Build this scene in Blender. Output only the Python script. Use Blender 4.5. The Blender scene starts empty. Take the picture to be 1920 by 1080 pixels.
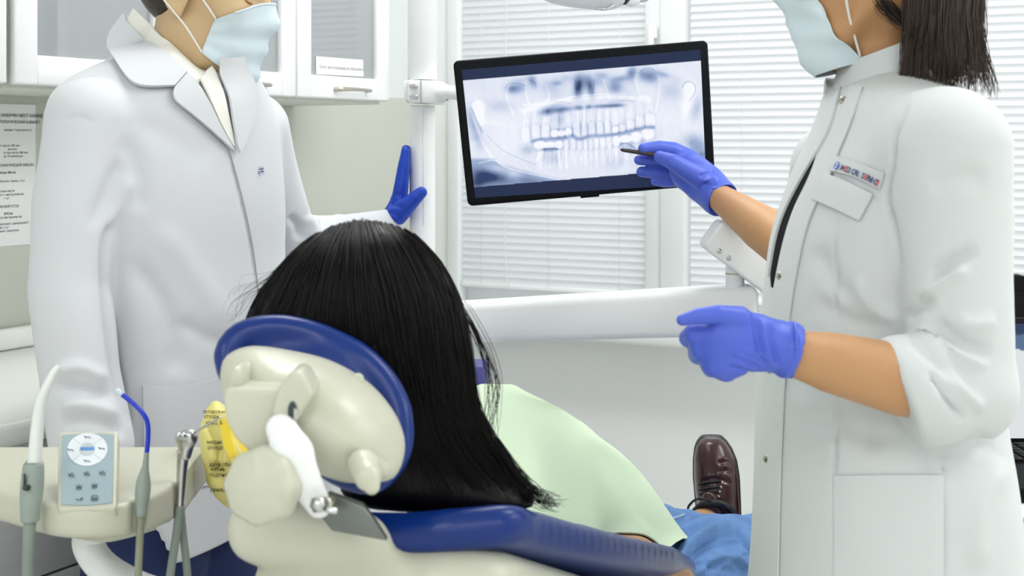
import bpy, bmesh, math, random
import numpy as np
from mathutils import Vector, Matrix
from mathutils.bvhtree import BVHTree
random.seed(7); rng = np.random.default_rng(7)
sc = bpy.context.scene
# ------------------------------------------------------------------ camera, world, lights, exposure
F, HZ, CH = 2600.0, 265.0, 1.4            # focal length (px of the 1920 frame), horizon row, camera height
cam = bpy.data.cameras.new('camera'); camo = bpy.data.objects.new('camera', cam); sc.collection.objects.link(camo)
cam.sensor_width = 36.0; cam.lens = 36.0*F/1920.0; cam.shift_y = -(540-HZ)/1920.0
camo.location = (0, 0, CH); camo.rotation_euler = (math.pi/2, 0, 0); cam.clip_start = .02
cam.dof.use_dof = True; cam.dof.focus_distance = 2.25; cam.dof.aperture_fstop = 9.0
sc.camera = camo
w = bpy.data.worlds.new('daylight'); sc.world = w; w.use_nodes = True
w.node_tree.nodes['Background'].inputs[0].default_value = (.93, .97, 1, 1); w.node_tree.nodes['Background'].inputs[1].default_value = 0.95
vs = sc.view_settings; vs.view_transform = 'Standard'; vs.look = 'None'; vs.gamma = 1; vs.use_curve_mapping = False
vs.exposure = 0.0
PANEL_W = 8.2                              # watts per added ceiling fill panel
# ------------------------------------------------------------------ helpers
def P(x, y, d): return np.array([(x-960)/F*d, d, CH-(y-HZ)/F*d])
def px(n, d): return n*d/F
def project(v): return np.stack([960+F*v[:, 0]/v[:, 1], HZ+F*(CH-v[:, 2])/v[:, 1]], 1)
def lin(c):
    c = np.array(c, float)/255
    return tuple(np.where(c <= .04045, c/12.92, ((c+.055)/1.055)**2.4))
MATS = {}
def M(name, col=(200,200,200), rough=.5, metal=0, noise=0, nscale=8, bump=0, bscale=60, stretch=(1,1,1), emit=0, trans=0, alpha=1, spec=.5, coat=0, sss=0, sheen=0):
    if name in MATS: return MATS[name]
    m = bpy.data.materials.new(name); m.use_nodes = True; nt = m.node_tree; b = nt.nodes['Principled BSDF']
    L = lin(col); b.inputs['Base Color'].default_value = (*L, 1); b.inputs['Roughness'].default_value = rough
    b.inputs['Metallic'].default_value = metal; b.inputs['Specular IOR Level'].default_value = spec
    b.inputs['Coat Weight'].default_value = coat; b.inputs['Transmission Weight'].default_value = trans
    b.inputs['Sheen Weight'].default_value = sheen; b.inputs['Alpha'].default_value = alpha
    if sss: b.inputs['Subsurface Weight'].default_value = sss; b.inputs['Subsurface Radius'].default_value = (.012, .005, .003); b.inputs['Subsurface Scale'].default_value = 1
    if emit: b.inputs['Emission Color'].default_value = (*L, 1); b.inputs['Emission Strength'].default_value = emit
    tc = nt.nodes.new('ShaderNodeTexCoord'); mp = nt.nodes.new('ShaderNodeMapping'); mp.inputs['Scale'].default_value = stretch
    nt.links.new(tc.outputs['Object'], mp.inputs['Vector'])
    nz = nt.nodes.new('ShaderNodeTexNoise'); nz.inputs['Scale'].default_value = nscale; nz.inputs['Detail'].default_value = 4
    nt.links.new(mp.outputs[0], nz.inputs['Vector'])
    rp = nt.nodes.new('ShaderNodeMapRange'); rp.inputs['To Min'].default_value = 1-max(noise, .012); rp.inputs['To Max'].default_value = 1+max(noise, .012)
    nt.links.new(nz.outputs['Fac'], rp.inputs['Value'])
    mx = nt.nodes.new('ShaderNodeMix'); mx.data_type = 'RGBA'; mx.blend_type = 'MULTIPLY'; mx.inputs['Factor'].default_value = 1
    mx.inputs['A'].default_value = (*L, 1); nt.links.new(rp.outputs[0], mx.inputs['B']); nt.links.new(mx.outputs['Result'], b.inputs['Base Color'])
    if bump:
        n2 = nt.nodes.new('ShaderNodeTexNoise'); n2.inputs['Scale'].default_value = bscale; n2.inputs['Detail'].default_value = 3
        nt.links.new(mp.outputs[0], n2.inputs['Vector'])
        bp = nt.nodes.new('ShaderNodeBump'); bp.inputs['Strength'].default_value = bump; bp.inputs['Distance'].default_value = .004
        nt.links.new(n2.outputs['Fac'], bp.inputs['Height']); nt.links.new(bp.outputs[0], b.inputs['Normal'])
    MATS[name] = m; return m
WL = {}
def wloc(o): return np.array(WL.get(o.name, (0, 0, 0)), float) if o else np.zeros(3)
def setp(o, label=None, cat=None, group=None, kind=None):
    for k, v in (('label', label), ('category', cat), ('group', group), ('kind', kind)):
        if v: o[k] = v
    return o
def thing(name, label, cat, loc, group=None, kind=None):
    o = bpy.data.objects.new(name, None); sc.collection.objects.link(o); o.empty_display_size = .05
    o.location = loc; WL[o.name] = tuple(loc); return setp(o, label, cat, group, kind)
def link_mesh(name, me, mat, parent=None, loc=None):
    o = bpy.data.objects.new(name, me); sc.collection.objects.link(o)
    if mat: me.materials.clear(); me.materials.append(mat)
    if parent: o.parent = parent; WL[o.name] = tuple(wloc(parent))
    return o
def mk(name, v, f, mat, parent=None, smooth=False):
    v = np.asarray(v, float)
    off = wloc(parent) if parent else np.array([(v[:, 0].min()+v[:, 0].max())/2, (v[:, 1].min()+v[:, 1].max())/2, v[:, 2].min()])
    me = bpy.data.meshes.new(name)
    if isinstance(f, np.ndarray) and f.ndim == 2:
        n, k = f.shape; me.vertices.add(len(v)); me.vertices.foreach_set('co', (v-off).astype(np.float32).ravel())
        me.loops.add(n*k); me.loops.foreach_set('vertex_index', f.astype(np.int32).ravel())
        me.polygons.add(n); me.polygons.foreach_set('loop_start', np.arange(0, n*k, k, dtype=np.int32)); me.polygons.foreach_set('loop_total', np.full(n, k, np.int32))
        me.update(calc_edges=True)
    else: me.from_pydata((v-off).tolist(), [], [list(map(int, q)) for q in f])
    if smooth: me.polygons.foreach_set('use_smooth', np.ones(len(me.polygons), bool)); 
    me.update()
    o = link_mesh(name, me, mat, parent)
    if not parent: o.location = off; WL[o.name] = tuple(off)
    return o
def fixn(o, angle=None):
    bm = bmesh.new(); bm.from_mesh(o.data); bmesh.ops.recalc_face_normals(bm, faces=bm.faces); bm.to_mesh(o.data); bm.free(); return o
def bevel(o, off, seg=2, smooth=True):
    bm = bmesh.new(); bm.from_mesh(o.data); bmesh.ops.remove_doubles(bm, verts=bm.verts, dist=1e-6); bmesh.ops.recalc_face_normals(bm, faces=bm.faces)
    es = [e for e in bm.edges if len(e.link_faces) == 2 and e.calc_face_angle(0) > .5]
    bmesh.ops.bevel(bm, geom=es, offset=off, segments=seg, profile=.5, affect='EDGES', clamp_overlap=True)
    for q in bm.faces: q.smooth = smooth
    bm.to_mesh(o.data); bm.free()
    if smooth:
        try: o.data.set_sharp_from_angle(angle=.9)
        except Exception: pass
    return o
BOXF = [(0,3,2,1),(4,5,6,7),(0,1,5,4),(1,2,6,5),(2,3,7,6),(3,0,4,7)]
def box8(name, c8, mat, parent=None, bev=0, seg=2):
    o = fixn(mk(name, c8, BOXF, mat, parent))
    return bevel(o, bev, seg) if bev else o
def box(name, o0, ax, ay, az, mat, parent=None, bev=0, seg=2):     # corner + three edge vectors
    o0, ax, ay, az = map(lambda q: np.array(q, float), (o0, ax, ay, az))
    return box8(name, [o0, o0+ax, o0+ax+ay, o0+ay, o0+az, o0+ax+az, o0+ax+ay+az, o0+ay+az], mat, parent, bev, seg)
def catmull(p, n):
    p = np.asarray(p, float); t = np.linspace(0, len(p)-1, n); i = np.clip(t.astype(int), 0, len(p)-2); u = (t-i)[:, None]
    g = lambda k: p[np.clip(k, 0, len(p)-1)]
    a, b, c, d = g(i-1), g(i), g(i+1), g(i+2)
    return .5*(2*b+(c-a)*u+(2*a-5*b+4*c-d)*u*u+(3*b-a-3*c+d)*u**3)
def grid_faces(n, m, cu=False, cv=False):
    i, j = np.meshgrid(np.arange(n if cu else n-1), np.arange(m if cv else m-1), indexing='ij'); i2, j2 = (i+1) % n, (j+1) % m
    return np.stack([i*m+j, i2*m+j, i2*m+j2, i*m+j2], -1).reshape(-1, 4)
def tube(name, pts, r, mat, parent=None, seg=12, n=None, smooth_path=True, flat=None):
    pts = np.asarray(pts, float); r = np.broadcast_to(np.asarray(r, float), (len(pts),))
    if smooth_path and len(pts) > 2:
        n = n or len(pts)*6; q = catmull(np.c_[pts, r], n); pts, r = q[:, :3], np.maximum(q[:, 3], 1e-5)
    T = np.gradient(pts, axis=0); T /= np.linalg.norm(T, axis=1)[:, None]+1e-12
    up = np.array([0, 0, 1.]) if abs(T[0][2]) < .9 else np.array([1., 0, 0])
    N = np.cross(T[0], up); N /= np.linalg.norm(N); rings = []
    a = np.linspace(0, 2*np.pi, seg, endpoint=False)
    for k in range(len(pts)):
        N = N-T[k]*N.dot(T[k]); N /= np.linalg.norm(N); B = np.cross(T[k], N)
        rings.append(pts[k]+r[k]*(np.cos(a)[:, None]*N+np.sin(a)[:, None]*B))
    V = np.concatenate(rings); Fq = [tuple(q) for q in grid_faces(len(pts), seg, cv=True)]
    V = np.vstack([V, pts[0], pts[-1]]); L = len(V)-2; e = (len(pts)-1)*seg
    Fq += [(L, (k+1) % seg, k) for k in range(seg)]+[(L+1, e+k, e+(k+1) % seg) for k in range(seg)]
    return fixn(mk(name, V, Fq, mat, parent, True))
def ptube(name, pts, mat, parent=None, seg=12, n=None):            # pts: (x, y, d, radius in px)
    return tube(name, [P(*q[:3]) for q in pts], [px(q[3], q[2]) for q in pts], mat, parent, seg, n)
def prism(name, poly, d, thick, mat, parent=None, bev=.002, tilt=(0, 0), seg=2, smooth=0):
    """outline (x, y) with its near face at depth d, `thick` metres deep; tilt adds depth per px in x, y"""
    if smooth: poly = catmull(list(poly)+[poly[0]], smooth)[:-1]
    c = np.mean(np.array(poly), 0); a, b = [], []
    for x, y in poly:
        dd = d+(x-c[0])*tilt[0]+(y-c[1])*tilt[1]; p0 = P(x, y, dd); a.append(p0); b.append(p0+np.array([p0[0]/dd*0, thick, 0]))
    n = len(poly); fs = [tuple(range(n)), tuple(range(2*n-1, n-1, -1))]+[(i, (i+1) % n, n+(i+1) % n, n+i) for i in range(n)]
    o = fixn(mk(name, a+b, fs, mat, parent)); return bevel(o, bev, seg) if bev else o
class Plane4:                                                       # bilinear frame from four world corners
    def __init__(s, tl, tr, br, bl): s.c = [np.array(q, float) for q in (tl, tr, br, bl)]; n = np.cross(s.c[1]-s.c[0], s.c[3]-s.c[0]); n /= np.linalg.norm(n); s.n = n if n[1] < 0 else -n
    def __call__(s, u, v, lift=0):
        a, b, c, d = s.c; return a*(1-u)*(1-v)+b*u*(1-v)+c*u*v+d*(1-u)*v+s.n*lift
def slab(name, pl, u0, u1, v0, v1, l0, l1, mat, parent, bev=0):
    c = [pl(u, v, l) for l in (l0, l1) for u, v in ((u0, v0), (u1, v0), (u1, v1), (u0, v1))]
    return box8(name, c, mat, parent, bev)
def poly_on(name, pl, pts, l0, l1, mat, parent):
    n = len(pts); v = [pl(u, q, l0) for u, q in pts]+[pl(u, q, l1) for u, q in pts]
    fs = [tuple(range(n)), tuple(range(2*n-1, n-1, -1))]+[(i, (i+1) % n, n+(i+1) % n, n+i) for i in range(n)]
    return fixn(mk(name, v, fs, mat, parent))
def strokes_on(name, pl, lines, wd, lift, mat, parent):             # flat pen strokes printed on a plane: uv polylines
    V, Fc = [], []
    ex = np.linalg.norm(pl.c[1]-pl.c[0]); ey = np.linalg.norm(pl.c[3]-pl.c[0])
    for ln in lines:
        q = np.array(ln, float)*[ex, ey]; t = np.gradient(q, axis=0); t /= np.linalg.norm(t, axis=1)[:, None]+1e-9
        nn = np.stack([-t[:, 1], t[:, 0]], 1)*wd/2; b = len(V)
        for k in range(len(q)):
            for s in (1, -1): V.append(pl(*((q[k]+s*nn[k])/[ex, ey]), lift))
        Fc += [(b+2*k, b+2*k+1, b+2*k+3, b+2*k+2) for k in range(len(q)-1)]
    return mk(name, V, Fc, mat, parent)
TEXTQ = []
def text(name, s, org, ex, ey, size, mat, parent, align='LEFT', bold=0, nrm_lift=.0004, res=2):
    cu = bpy.data.curves.new(name, 'FONT'); cu.body = s; cu.size = 1; cu.align_x = align; cu.resolution_u = res; cu.offset = bold
    t = bpy.data.objects.new(name, cu); TEXTQ.append((t, name, np.array(org), ex, ey, size, mat, parent, nrm_lift))
def flush_text():                                                   # all lettering is turned into meshes in one go
    for q in TEXTQ: sc.collection.objects.link(q[0])
    dg = bpy.context.evaluated_depsgraph_get(); L = [bpy.data.meshes.new_from_object(q[0].evaluated_get(dg)) for q in TEXTQ]
    for (t, name, org, ex, ey, size, mat, parent, lift), me in zip(TEXTQ, L):
        cu = t.data; bpy.data.objects.remove(t); bpy.data.curves.remove(cu)
        v = np.array([q.co for q in me.vertices]); fs = [tuple(p.vertices) for p in me.polygons]; bpy.data.meshes.remove(me)
        ex, ey = np.array(ex, float), np.array(ey, float); ex /= np.linalg.norm(ex); ey /= np.linalg.norm(ey); nn = np.cross(ex, ey)
        mk(name, org+size*(v[:, :1]*ex+v[:, 1:2]*ey)+nn*lift, fs, mat, parent)
# ---- implicit surfaces (smooth union of shapes) and surface nets
def smin(a, b, k):
    if k <= 0: return np.minimum(a, b)
    h = np.clip(.5+.5*(b-a)/k, 0, 1); return b+(a-b)*h-k*h*(1-h)
def smax(a, b, k): return -smin(-a, -b, k)
def chain(p, r, flat=None):
    p = [np.array(q, np.float32) for q in p]
    def f(X, Y, Z):
        out = None
        for k in range(len(p)-1):
            a, b = p[k], p[k+1]; ba = b-a; L = max(float(ba@ba), 1e-12)
            t = np.clip(((X-a[0])*ba[0]+(Y-a[1])*ba[1]+(Z-a[2])*ba[2])/L, 0, 1)
            qx, qy, qz = X-a[0]-t*ba[0], Y-a[1]-t*ba[1], Z-a[2]-t*ba[2]
            if flat:
                ax, kk = flat; c = (qx*ax[0]+qy*ax[1]+qz*ax[2])*(1/kk-1); qx, qy, qz = qx+c*ax[0], qy+c*ax[1], qz+c*ax[2]
            d = np.sqrt(qx*qx+qy*qy+qz*qz)-(r[k]+(r[k+1]-r[k])*t)
            out = d if out is None else np.minimum(out, d)
        return out
    f.box = (np.min([q-rr for q, rr in zip(p, r)], 0), np.max([q+rr for q, rr in zip(p, r)], 0)); return f
def pchain(pts, flat=None): return chain([P(*q[:3]) for q in pts], [px(q[3], q[2]) for q in pts], flat)
def ellipsoid(c, r, R=None):
    c = np.array(c, np.float32); r = np.array(r, float)
    def f(X, Y, Z):
        x, y, z = X-c[0], Y-c[1], Z-c[2]
        if R is not None: x, y, z = R[0][0]*x+R[0][1]*y+R[0][2]*z, R[1][0]*x+R[1][1]*y+R[1][2]*z, R[2][0]*x+R[2][1]*y+R[2][2]*z
        k = np.sqrt((x/r[0])**2+(y/r[1])**2+(z/r[2])**2); return (k-1)*r.min()
    m = r.max(); f.box = (c-m, c+m); return f
def slices(rows, n=2.3, rot=0, hb=None):
    """rows: (y, xl, xr, d, hd): silhouette columns xl..xr at depth d for image row y, hd = half depth (half breadth if rot)"""
    R = []
    for y, xl, xr, d, hd in rows:
        c = P((xl+xr)/2, y, d); ex = px((xr-xl)/2, d)
        if rot: sd = math.sqrt(max(ex*ex-(hd*math.sin(rot))**2, (.45*ex)**2))/math.cos(rot); R.append((c[2], c[0], c[1], sd, hd))
        else: R.append((c[2], c[0], c[1], ex, hd))
    R = np.array(sorted(R)); zz = np.linspace(R[0, 0], R[-1, 0], 160)
    D = np.stack([np.interp(zz, R[:, 0], R[:, k]) for k in range(1, 5)], 1)
    for _ in range(14): D[1:-1] = (D[:-2]+2*D[1:-1]+D[2:])/4
    cr, sr = math.cos(rot), math.sin(rot)
    def f(X, Y, Z):
        g = [np.interp(Z.ravel(), zz, D[:, k]).reshape(Z.shape).astype(np.float32) for k in range(4)]
        x, y = X-g[0], Y-g[1]; a, b = x*cr-y*sr, x*sr+y*cr           # a: along facing, b: along shoulders
        k = ((np.abs(a)/g[2])**n+(np.abs(b)/g[3])**n)**(1/n)
        return np.maximum((k-1)*np.minimum(g[2], g[3]), np.maximum(Z-zz[-1], zz[0]-Z))
    m = D[:, 2:].max(); f.box = (np.array([D[:, 0].min()-m, D[:, 1].min()-m, zz[0]]), np.array([D[:, 0].max()+m, D[:, 1].max()+m, zz[-1]])); return f
def union(fs, k):
    def f(X, Y, Z):
        o = fs[0](X, Y, Z)
        for g in fs[1:]: o = smin(o, g(X, Y, Z), k)
        return o
    f.box = (np.min([g.box[0] for g in fs], 0), np.max([g.box[1] for g in fs], 0)); return f
def cut(f0, g, k=.002):
    def f(X, Y, Z): return smax(f0(X, Y, Z), -g(X, Y, Z), k)
    f.box = f0.box; return f
def clip_above(f0, fn, k=.002):                                      # keep where fn(X,Y,Z) < 0
    def f(X, Y, Z): return smax(f0(X, Y, Z), fn(X, Y, Z), k)
    f.box = f0.box; return f
def snet(f, h, relax=2, box=None):
    lo, hi = (np.array(q, float) for q in (box or f.box)); lo = lo-2.5*h; n = np.ceil((hi+2.5*h-lo)/h).astype(int)+1
    ax = [(lo[k]+h*np.arange(n[k])).astype(np.float32) for k in range(3)]
    X, Y, Z = np.meshgrid(*ax, indexing='ij'); V = f(X, Y, Z).astype(np.float32); del X, Y, Z
    for k in range(3):
        s_ = [slice(None)]*3; s_[k] = 0; V[tuple(s_)] = np.maximum(V[tuple(s_)], h*.5); s_[k] = -1; V[tuple(s_)] = np.maximum(V[tuple(s_)], h*.5)
    S = V < 0; sl = lambda o, k: slice(o, n[k]-1+o); off = [(i, j, k) for i in (0, 1) for j in (0, 1) for k in (0, 1)]
    cnt = sum(S[sl(o[0], 0), sl(o[1], 1), sl(o[2], 2)].astype(np.int8) for o in off); act = (cnt > 0) & (cnt < 8)
    I = np.argwhere(act); idx = -np.ones(act.shape, np.int64); idx[act] = np.arange(len(I))
    cv = {o: V[I[:, 0]+o[0], I[:, 1]+o[1], I[:, 2]+o[2]] for o in off}
    acc = np.zeros((len(I), 3)); num = np.zeros(len(I))
    for a in off:
        for k in range(3):
            if a[k] == 0:
                b = list(a); b[k] = 1; b = tuple(b); va, vb = cv[a], cv[b]; m = (va < 0) != (vb < 0)
                t = np.where(m, va/np.where(m, va-vb, 1), 0); p = np.tile(np.array(a, float), (len(I), 1)); p[:, k] += t
                acc += p*m[:, None]; num += m
    v = lo+h*(I+acc/num[:, None]); Q = []
    for k in range(3):
        a, b = (k+1) % 3, (k+2) % 3; s0 = [slice(None)]*3; s1 = [slice(None)]*3; s0[k] = slice(0, -1); s1[k] = slice(1, None)
        d = S[tuple(s0)] != S[tuple(s1)]; E = np.argwhere(d); E = E[(E[:, a] > 0) & (E[:, b] > 0) & (E[:, a] < n[a]-1) & (E[:, b] < n[b]-1)]
        inside = S[tuple(E.T)]
        q = []
        for da, db in ((-1, -1), (0, -1), (0, 0), (-1, 0)):
            c = E.copy(); c[:, a] += da; c[:, b] += db; q.append(idx[tuple(c.T)])
        q = np.stack(q, 1); q[~inside] = q[~inside][:, ::-1]; Q.append(q)
    Q = np.concatenate(Q); Q = Q[(Q >= 0).all(1)]
    for _ in range(relax): v = laplace(v, Q)
    for _ in range(2):                                               # back onto the surface, so no grid ripple stays
        p = v.astype(np.float32); v = v-vnormals(v, Q)*np.clip(f(p[:, 0].copy(), p[:, 1].copy(), p[:, 2].copy()), -h*.5, h*.5)[:, None]*.75
    return laplace(v, Q, .4), Q
def laplace(v, Q, w=.6):
    a = np.zeros_like(v); c = np.zeros(len(v))
    for i in range(4):
        for j in ((i+1) % 4, (i+3) % 4): np.add.at(a, Q[:, i], v[Q[:, j]]); np.add.at(c, Q[:, i], 1)
    return v*(1-w)+w*a/np.maximum(c, 1)[:, None]
def vnormals(v, Q):
    n = np.cross(v[Q[:, 2]]-v[Q[:, 0]], v[Q[:, 3]]-v[Q[:, 1]]); o = np.zeros_like(v)
    for i in range(4): np.add.at(o, Q[:, i], n)
    return o/(np.linalg.norm(o, axis=1)[:, None]+1e-12)
def seg_dist(p, poly):
    poly = np.array(poly, float); best = np.full(len(p), 1e9); par = np.zeros(len(p))
    for k in range(len(poly)-1):
        a, b = poly[k], poly[k+1]; ba = b-a; t = np.clip(((p-a)@ba)/(ba@ba), 0, 1); d = np.linalg.norm(p-a-t[:, None]*ba, axis=1)
        m = d < best; best[m] = d[m]; par[m] = (k+t[m])/(len(poly)-1)
    return best, par
FOLD = 1.4
def creases(v, Q, lines):
    """cloth folds: each (polyline in px, width px, amplitude m); negative = valley; fades at both ends"""
    n = vnormals(v, Q); p = project(v); front = (n[:, 1] < .25)
    disp = np.zeros(len(v))
    for ln, wd, am in lines:
        c = catmull(ln, max(8, 4*len(ln))) if len(ln) > 2 else np.array(ln, float)
        bb = (p[:, 0] > c[:, 0].min()-3*wd) & (p[:, 0] < c[:, 0].max()+3*wd) & (p[:, 1] > c[:, 1].min()-3*wd) & (p[:, 1] < c[:, 1].max()+3*wd) & front
        if not bb.any(): continue
        d, t = seg_dist(p[bb], c); e = np.clip(np.minimum(t, 1-t)*5, 0, 1); disp[bb] += FOLD*am*np.exp(-(d/wd)**2)*e
    return v+n*disp[:, None]
def organic(name, f, h, mat, parent, relax=2, folds=None, box=None, rough=None, to_world=None):
    v, Q = snet(f, h, relax, box)
    if to_world:
        for _ in range(8): v = laplace(v, Q, .5)
        v = to_world(v)
    if rough: 
        n = vnormals(v, Q); s = np.zeros(len(v))
        for am, fr in rough:
            k = rng.normal(size=(5, 3))*fr; ph = rng.uniform(0, 6.28, 5); s += am*np.sin(v@k.T+ph).mean(1)
        v = v+n*s[:, None]
    if folds: v = creases(v, Q, folds)
    o = mk(name, v, Q, mat, parent, True); o_bvh = BVHTree.FromPolygons(v.tolist(), Q.tolist()); return o, o_bvh
CAM = Vector((0, 0, CH))
def cast(bvhs, x, y, dflt=None):
    d = P(x, y, 1.0)-np.array([0, 0, CH]); best = None
    for b in bvhs if isinstance(bvhs, (list, tuple)) else [bvhs]:
        loc, nor, i, dist = b.ray_cast(CAM, Vector(d).normalized())
        if loc is not None and (best is None or dist < best[2]): best = (np.array(loc), np.array(nor), dist)
    if best is None: return (P(x, y, dflt), np.array([0, -1., 0])) if dflt else None
    return best[0], (best[1] if best[1][1] < .3 else np.array([0, -1., 0]))
def resample(p, n):
    p = np.array(p, float); s = np.r_[0, np.cumsum(np.linalg.norm(np.diff(p, axis=0), axis=1))]; t = np.linspace(0, s[-1], n)
    return np.stack([np.interp(t, s, p[:, k]) for k in range(p.shape[1])], 1)
def patch(name, A, B, bvh, mat, parent, lift=.003, thick=.003, n=24, m=8, dflt=None, curl=0, curve=True, sm=2):
    """cloth panel lying on a surface, between two image polylines A and B; thickness towards outside"""
    if curve and len(A) > 2: A = catmull(A, 60)
    if curve and len(B) > 2: B = catmull(B, 60)
    A, B = resample(A, n), resample(B, n); G = np.zeros((n, m, 3)); last = dflt
    for i in range(n):
        for j in range(m):
            q = A[i]+(B[i]-A[i])*j/(m-1); r = cast(bvh, q[0], q[1], last)
            if r is None: r = (P(q[0], q[1], 2.0), np.array([0, -1., 0]))
            last = r[0][1]; nr = r[1]; G[i, j] = r[0]+nr*(lift+curl*(j/(m-1))**2)
    for _ in range(sm):
        K = G.copy(); K[1:-1] = (G[:-2]+2*G[1:-1]+G[2:])/4; G = K; K = G.copy(); K[:, 1:-1] = (G[:, :-2]+2*G[:, 1:-1]+G[:, 2:])/4; G = K
    return shell(name, G, thick, mat, parent)
def shell(name, G, thick, mat, parent, out=None, closed=False):
    n, m = G.shape[:2]; du = np.gradient(G, axis=0); dv = np.gradient(G, axis=1); N = np.cross(du, dv); N /= np.linalg.norm(N, axis=2)[..., None]+1e-12
    ref = out if out is not None else np.array([0, -1., 0])
    s = np.sign((N*ref).sum(-1).mean()) if np.ndim(ref) == 1 else np.sign((N*ref).sum())
    N *= s if s else 1; V = np.concatenate([G.reshape(-1, 3), (G+N*thick).reshape(-1, 3)]); g = grid_faces(n, m, cu=closed); o = n*m
    fs = [tuple(q) for q in g]+[tuple(q[::-1]+o) for q in g]
    bd = ([(i*m, ((i+1) % n)*m) for i in range(n if closed else n-1)]+[(i*m+m-1, ((i+1) % n)*m+m-1) for i in range(n if closed else n-1)])
    if not closed: bd += [(j, j+1) for j in range(m-1)]+[((n-1)*m+j, (n-1)*m+j+1) for j in range(m-1)]
    fs += [(a, b, b+o, a+o) for a, b in bd]
    ob = fixn(mk(name, V, fs, mat, parent, True))
    try: ob.data.set_sharp_from_angle(angle=1.0)
    except Exception: pass
    return ob
def disc(name, c, nrm, r, h, mat, parent, seg=16, dome=0):
    c, nrm = np.array(c, float), np.array(nrm, float); nrm /= np.linalg.norm(nrm); a = np.cross(nrm, [0, 0, 1.]); a = a/np.linalg.norm(a) if np.linalg.norm(a) > .01 else np.array([1., 0, 0]); b = np.cross(nrm, a)
    t = np.linspace(0, 2*np.pi, seg, endpoint=False); ring = np.cos(t)[:, None]*a+np.sin(t)[:, None]*b
    V = np.vstack([c+r*ring, c+r*ring+nrm*h*.6, c+r*.8*ring+nrm*h, c+nrm*(h+dome), c]); k = seg
    fs = []
    for i in range(k):
        j = (i+1) % k; fs += [(i, j, k+j, k+i), (k+i, k+j, 2*k+j, 2*k+i), (2*k+i, 2*k+j, 3*k), (j, i, 3*k+1)]
    return fixn(mk(name, V, fs, mat, parent, True))
def strands(name, guides, n, rad, mat, parent, pts=16, jit=.004, lenvar=.1):
    """loose hair: interpolated between neighbouring guide polylines"""
    G = np.array([catmull(g, pts) for g in guides]); V, Fq = [], []; base = 0
    a = np.linspace(0, 2*np.pi, 3, endpoint=False)
    for _ in range(n):
        k = rng.integers(0, len(G)-1); t = rng.random(); q = G[k]*(1-t)+G[k+1]*t; ph = rng.uniform(0, 6.28, 3); fr = rng.uniform(1, 3, 3); s = np.linspace(0, 1, pts)
        q = q+jit*rng.normal(size=3)*.5+(jit*np.sin(s[:, None]*fr*3+ph))*s[:, None]
        e = 1-lenvar*rng.random(); q = catmull(q, 60)[:int(60*e)][np.linspace(0, int(60*e)-1, pts).astype(int)]
        T = np.gradient(q, axis=0); T /= np.linalg.norm(T, axis=1)[:, None]+1e-9; A = np.cross(T, [.3, -1, .2]); A /= np.linalg.norm(A, axis=1)[:, None]+1e-9; B = np.cross(T, A)
        rr = rad*rng.uniform(.6, 1.3)*(1-.75*s**3); rg = q[:, None]+rr[:, None, None]*(np.cos(a)[None, :, None]*A[:, None]+np.sin(a)[None, :, None]*B[:, None])
        V.append(rg.reshape(-1, 3)); Fq.append(grid_faces(pts, 3, cv=True)+base); base += pts*3
    o = mk(name, np.concatenate(V), np.concatenate(Fq), mat, parent, True); o['kind'] = 'stuff'; return o
# ------------------------------------------------------------------ materials
white_wall = M('white_wall', (242,244,243), .75, noise=.015, bump=.03, bscale=90)
lower_wall = M('lower_wall', (243,246,246), .7, noise=.015, bump=.03, bscale=90)
splash = M('backsplash', (196,200,189), .45, noise=.02)
floor_m = M('floor_vinyl', (222,222,218), .5, noise=.05, nscale=5)
pvc = M('pvc_white', (232,235,236), .35)
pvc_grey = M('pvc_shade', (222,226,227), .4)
lacq = M('white_lacquer', (236,238,239), .3)
counter_m = M('counter_laminate', (233,235,231), .3, noise=.015)
carcass = M('cabinet_carcass', (214,217,208), .5)
grey_front = M('grey_laminate', (206,207,207), .55, noise=.16, nscale=9, stretch=(1,1,3), bump=.05)
gap_m = M('dark_gap', (28,28,30), .8)
steel = M('brushed_steel', (196,196,194), .28, metal=1, noise=.03)
chrome = M('chrome', (215,217,218), .12, metal=1)
nickel = M('nickel', (188,184,172), .3, metal=1)
cream = M('cream_plastic', (197,198,180), .32, noise=.012, nscale=3)
unit_white = M('unit_white', (240,243,244), .32, spec=.35)
paper = M('paper', (234,236,236), .8)
ink = M('ink', (70,72,76), .8)
ink_soft = M('faded_ink', (176,178,182), .8)
black_pl = M('black_plastic', (9,11,14), .5, spec=.12)
black_matt = M('black_matt', (12,13,16), .7, spec=.12)
coat_w = M('white_cotton', (211,214,219), .85, noise=.012, nscale=6, bump=.10, bscale=14, sheen=.15)
coat_g = M('white_cotton_twill', (206,211,212), .85, noise=.012, nscale=6, bump=.10, bscale=14, sheen=.15)
shirt_w = M('cream_shirt', (236,236,228), .85, bump=.08, bscale=20)
skin_f = M('skin_light', (188,142,98), .5, noise=.05, nscale=14, sss=.12, bump=.04, bscale=300)
skin_m = M('skin_tan', (210,180,138), .5, noise=.06, nscale=12, sss=.12, bump=.05, bscale=300)
nitrile = M('nitrile_violet', (78,100,206), .42, noise=.03, bump=.10, bscale=70, spec=.4)
nitrile_b = M('nitrile_deep_blue', (12,62,178), .45, noise=.04, bump=.12, bscale=70, spec=.4)
mask_b = M('mask_fabric', (214,230,238), .9, noise=.03, nscale=20, bump=.08, bscale=200)
mask_in = M('mask_binding', (214,228,234), .9)
elastic = M('elastic', (238,236,232), .9)
hair_b = M('hair_black', (10,8,8), .36, noise=.25, nscale=30, stretch=(1,1,.15), bump=.5, bscale=90, spec=.22)
hair_s = M('hair_strand_black', (10,8,8), .36, spec=.22)
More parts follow.
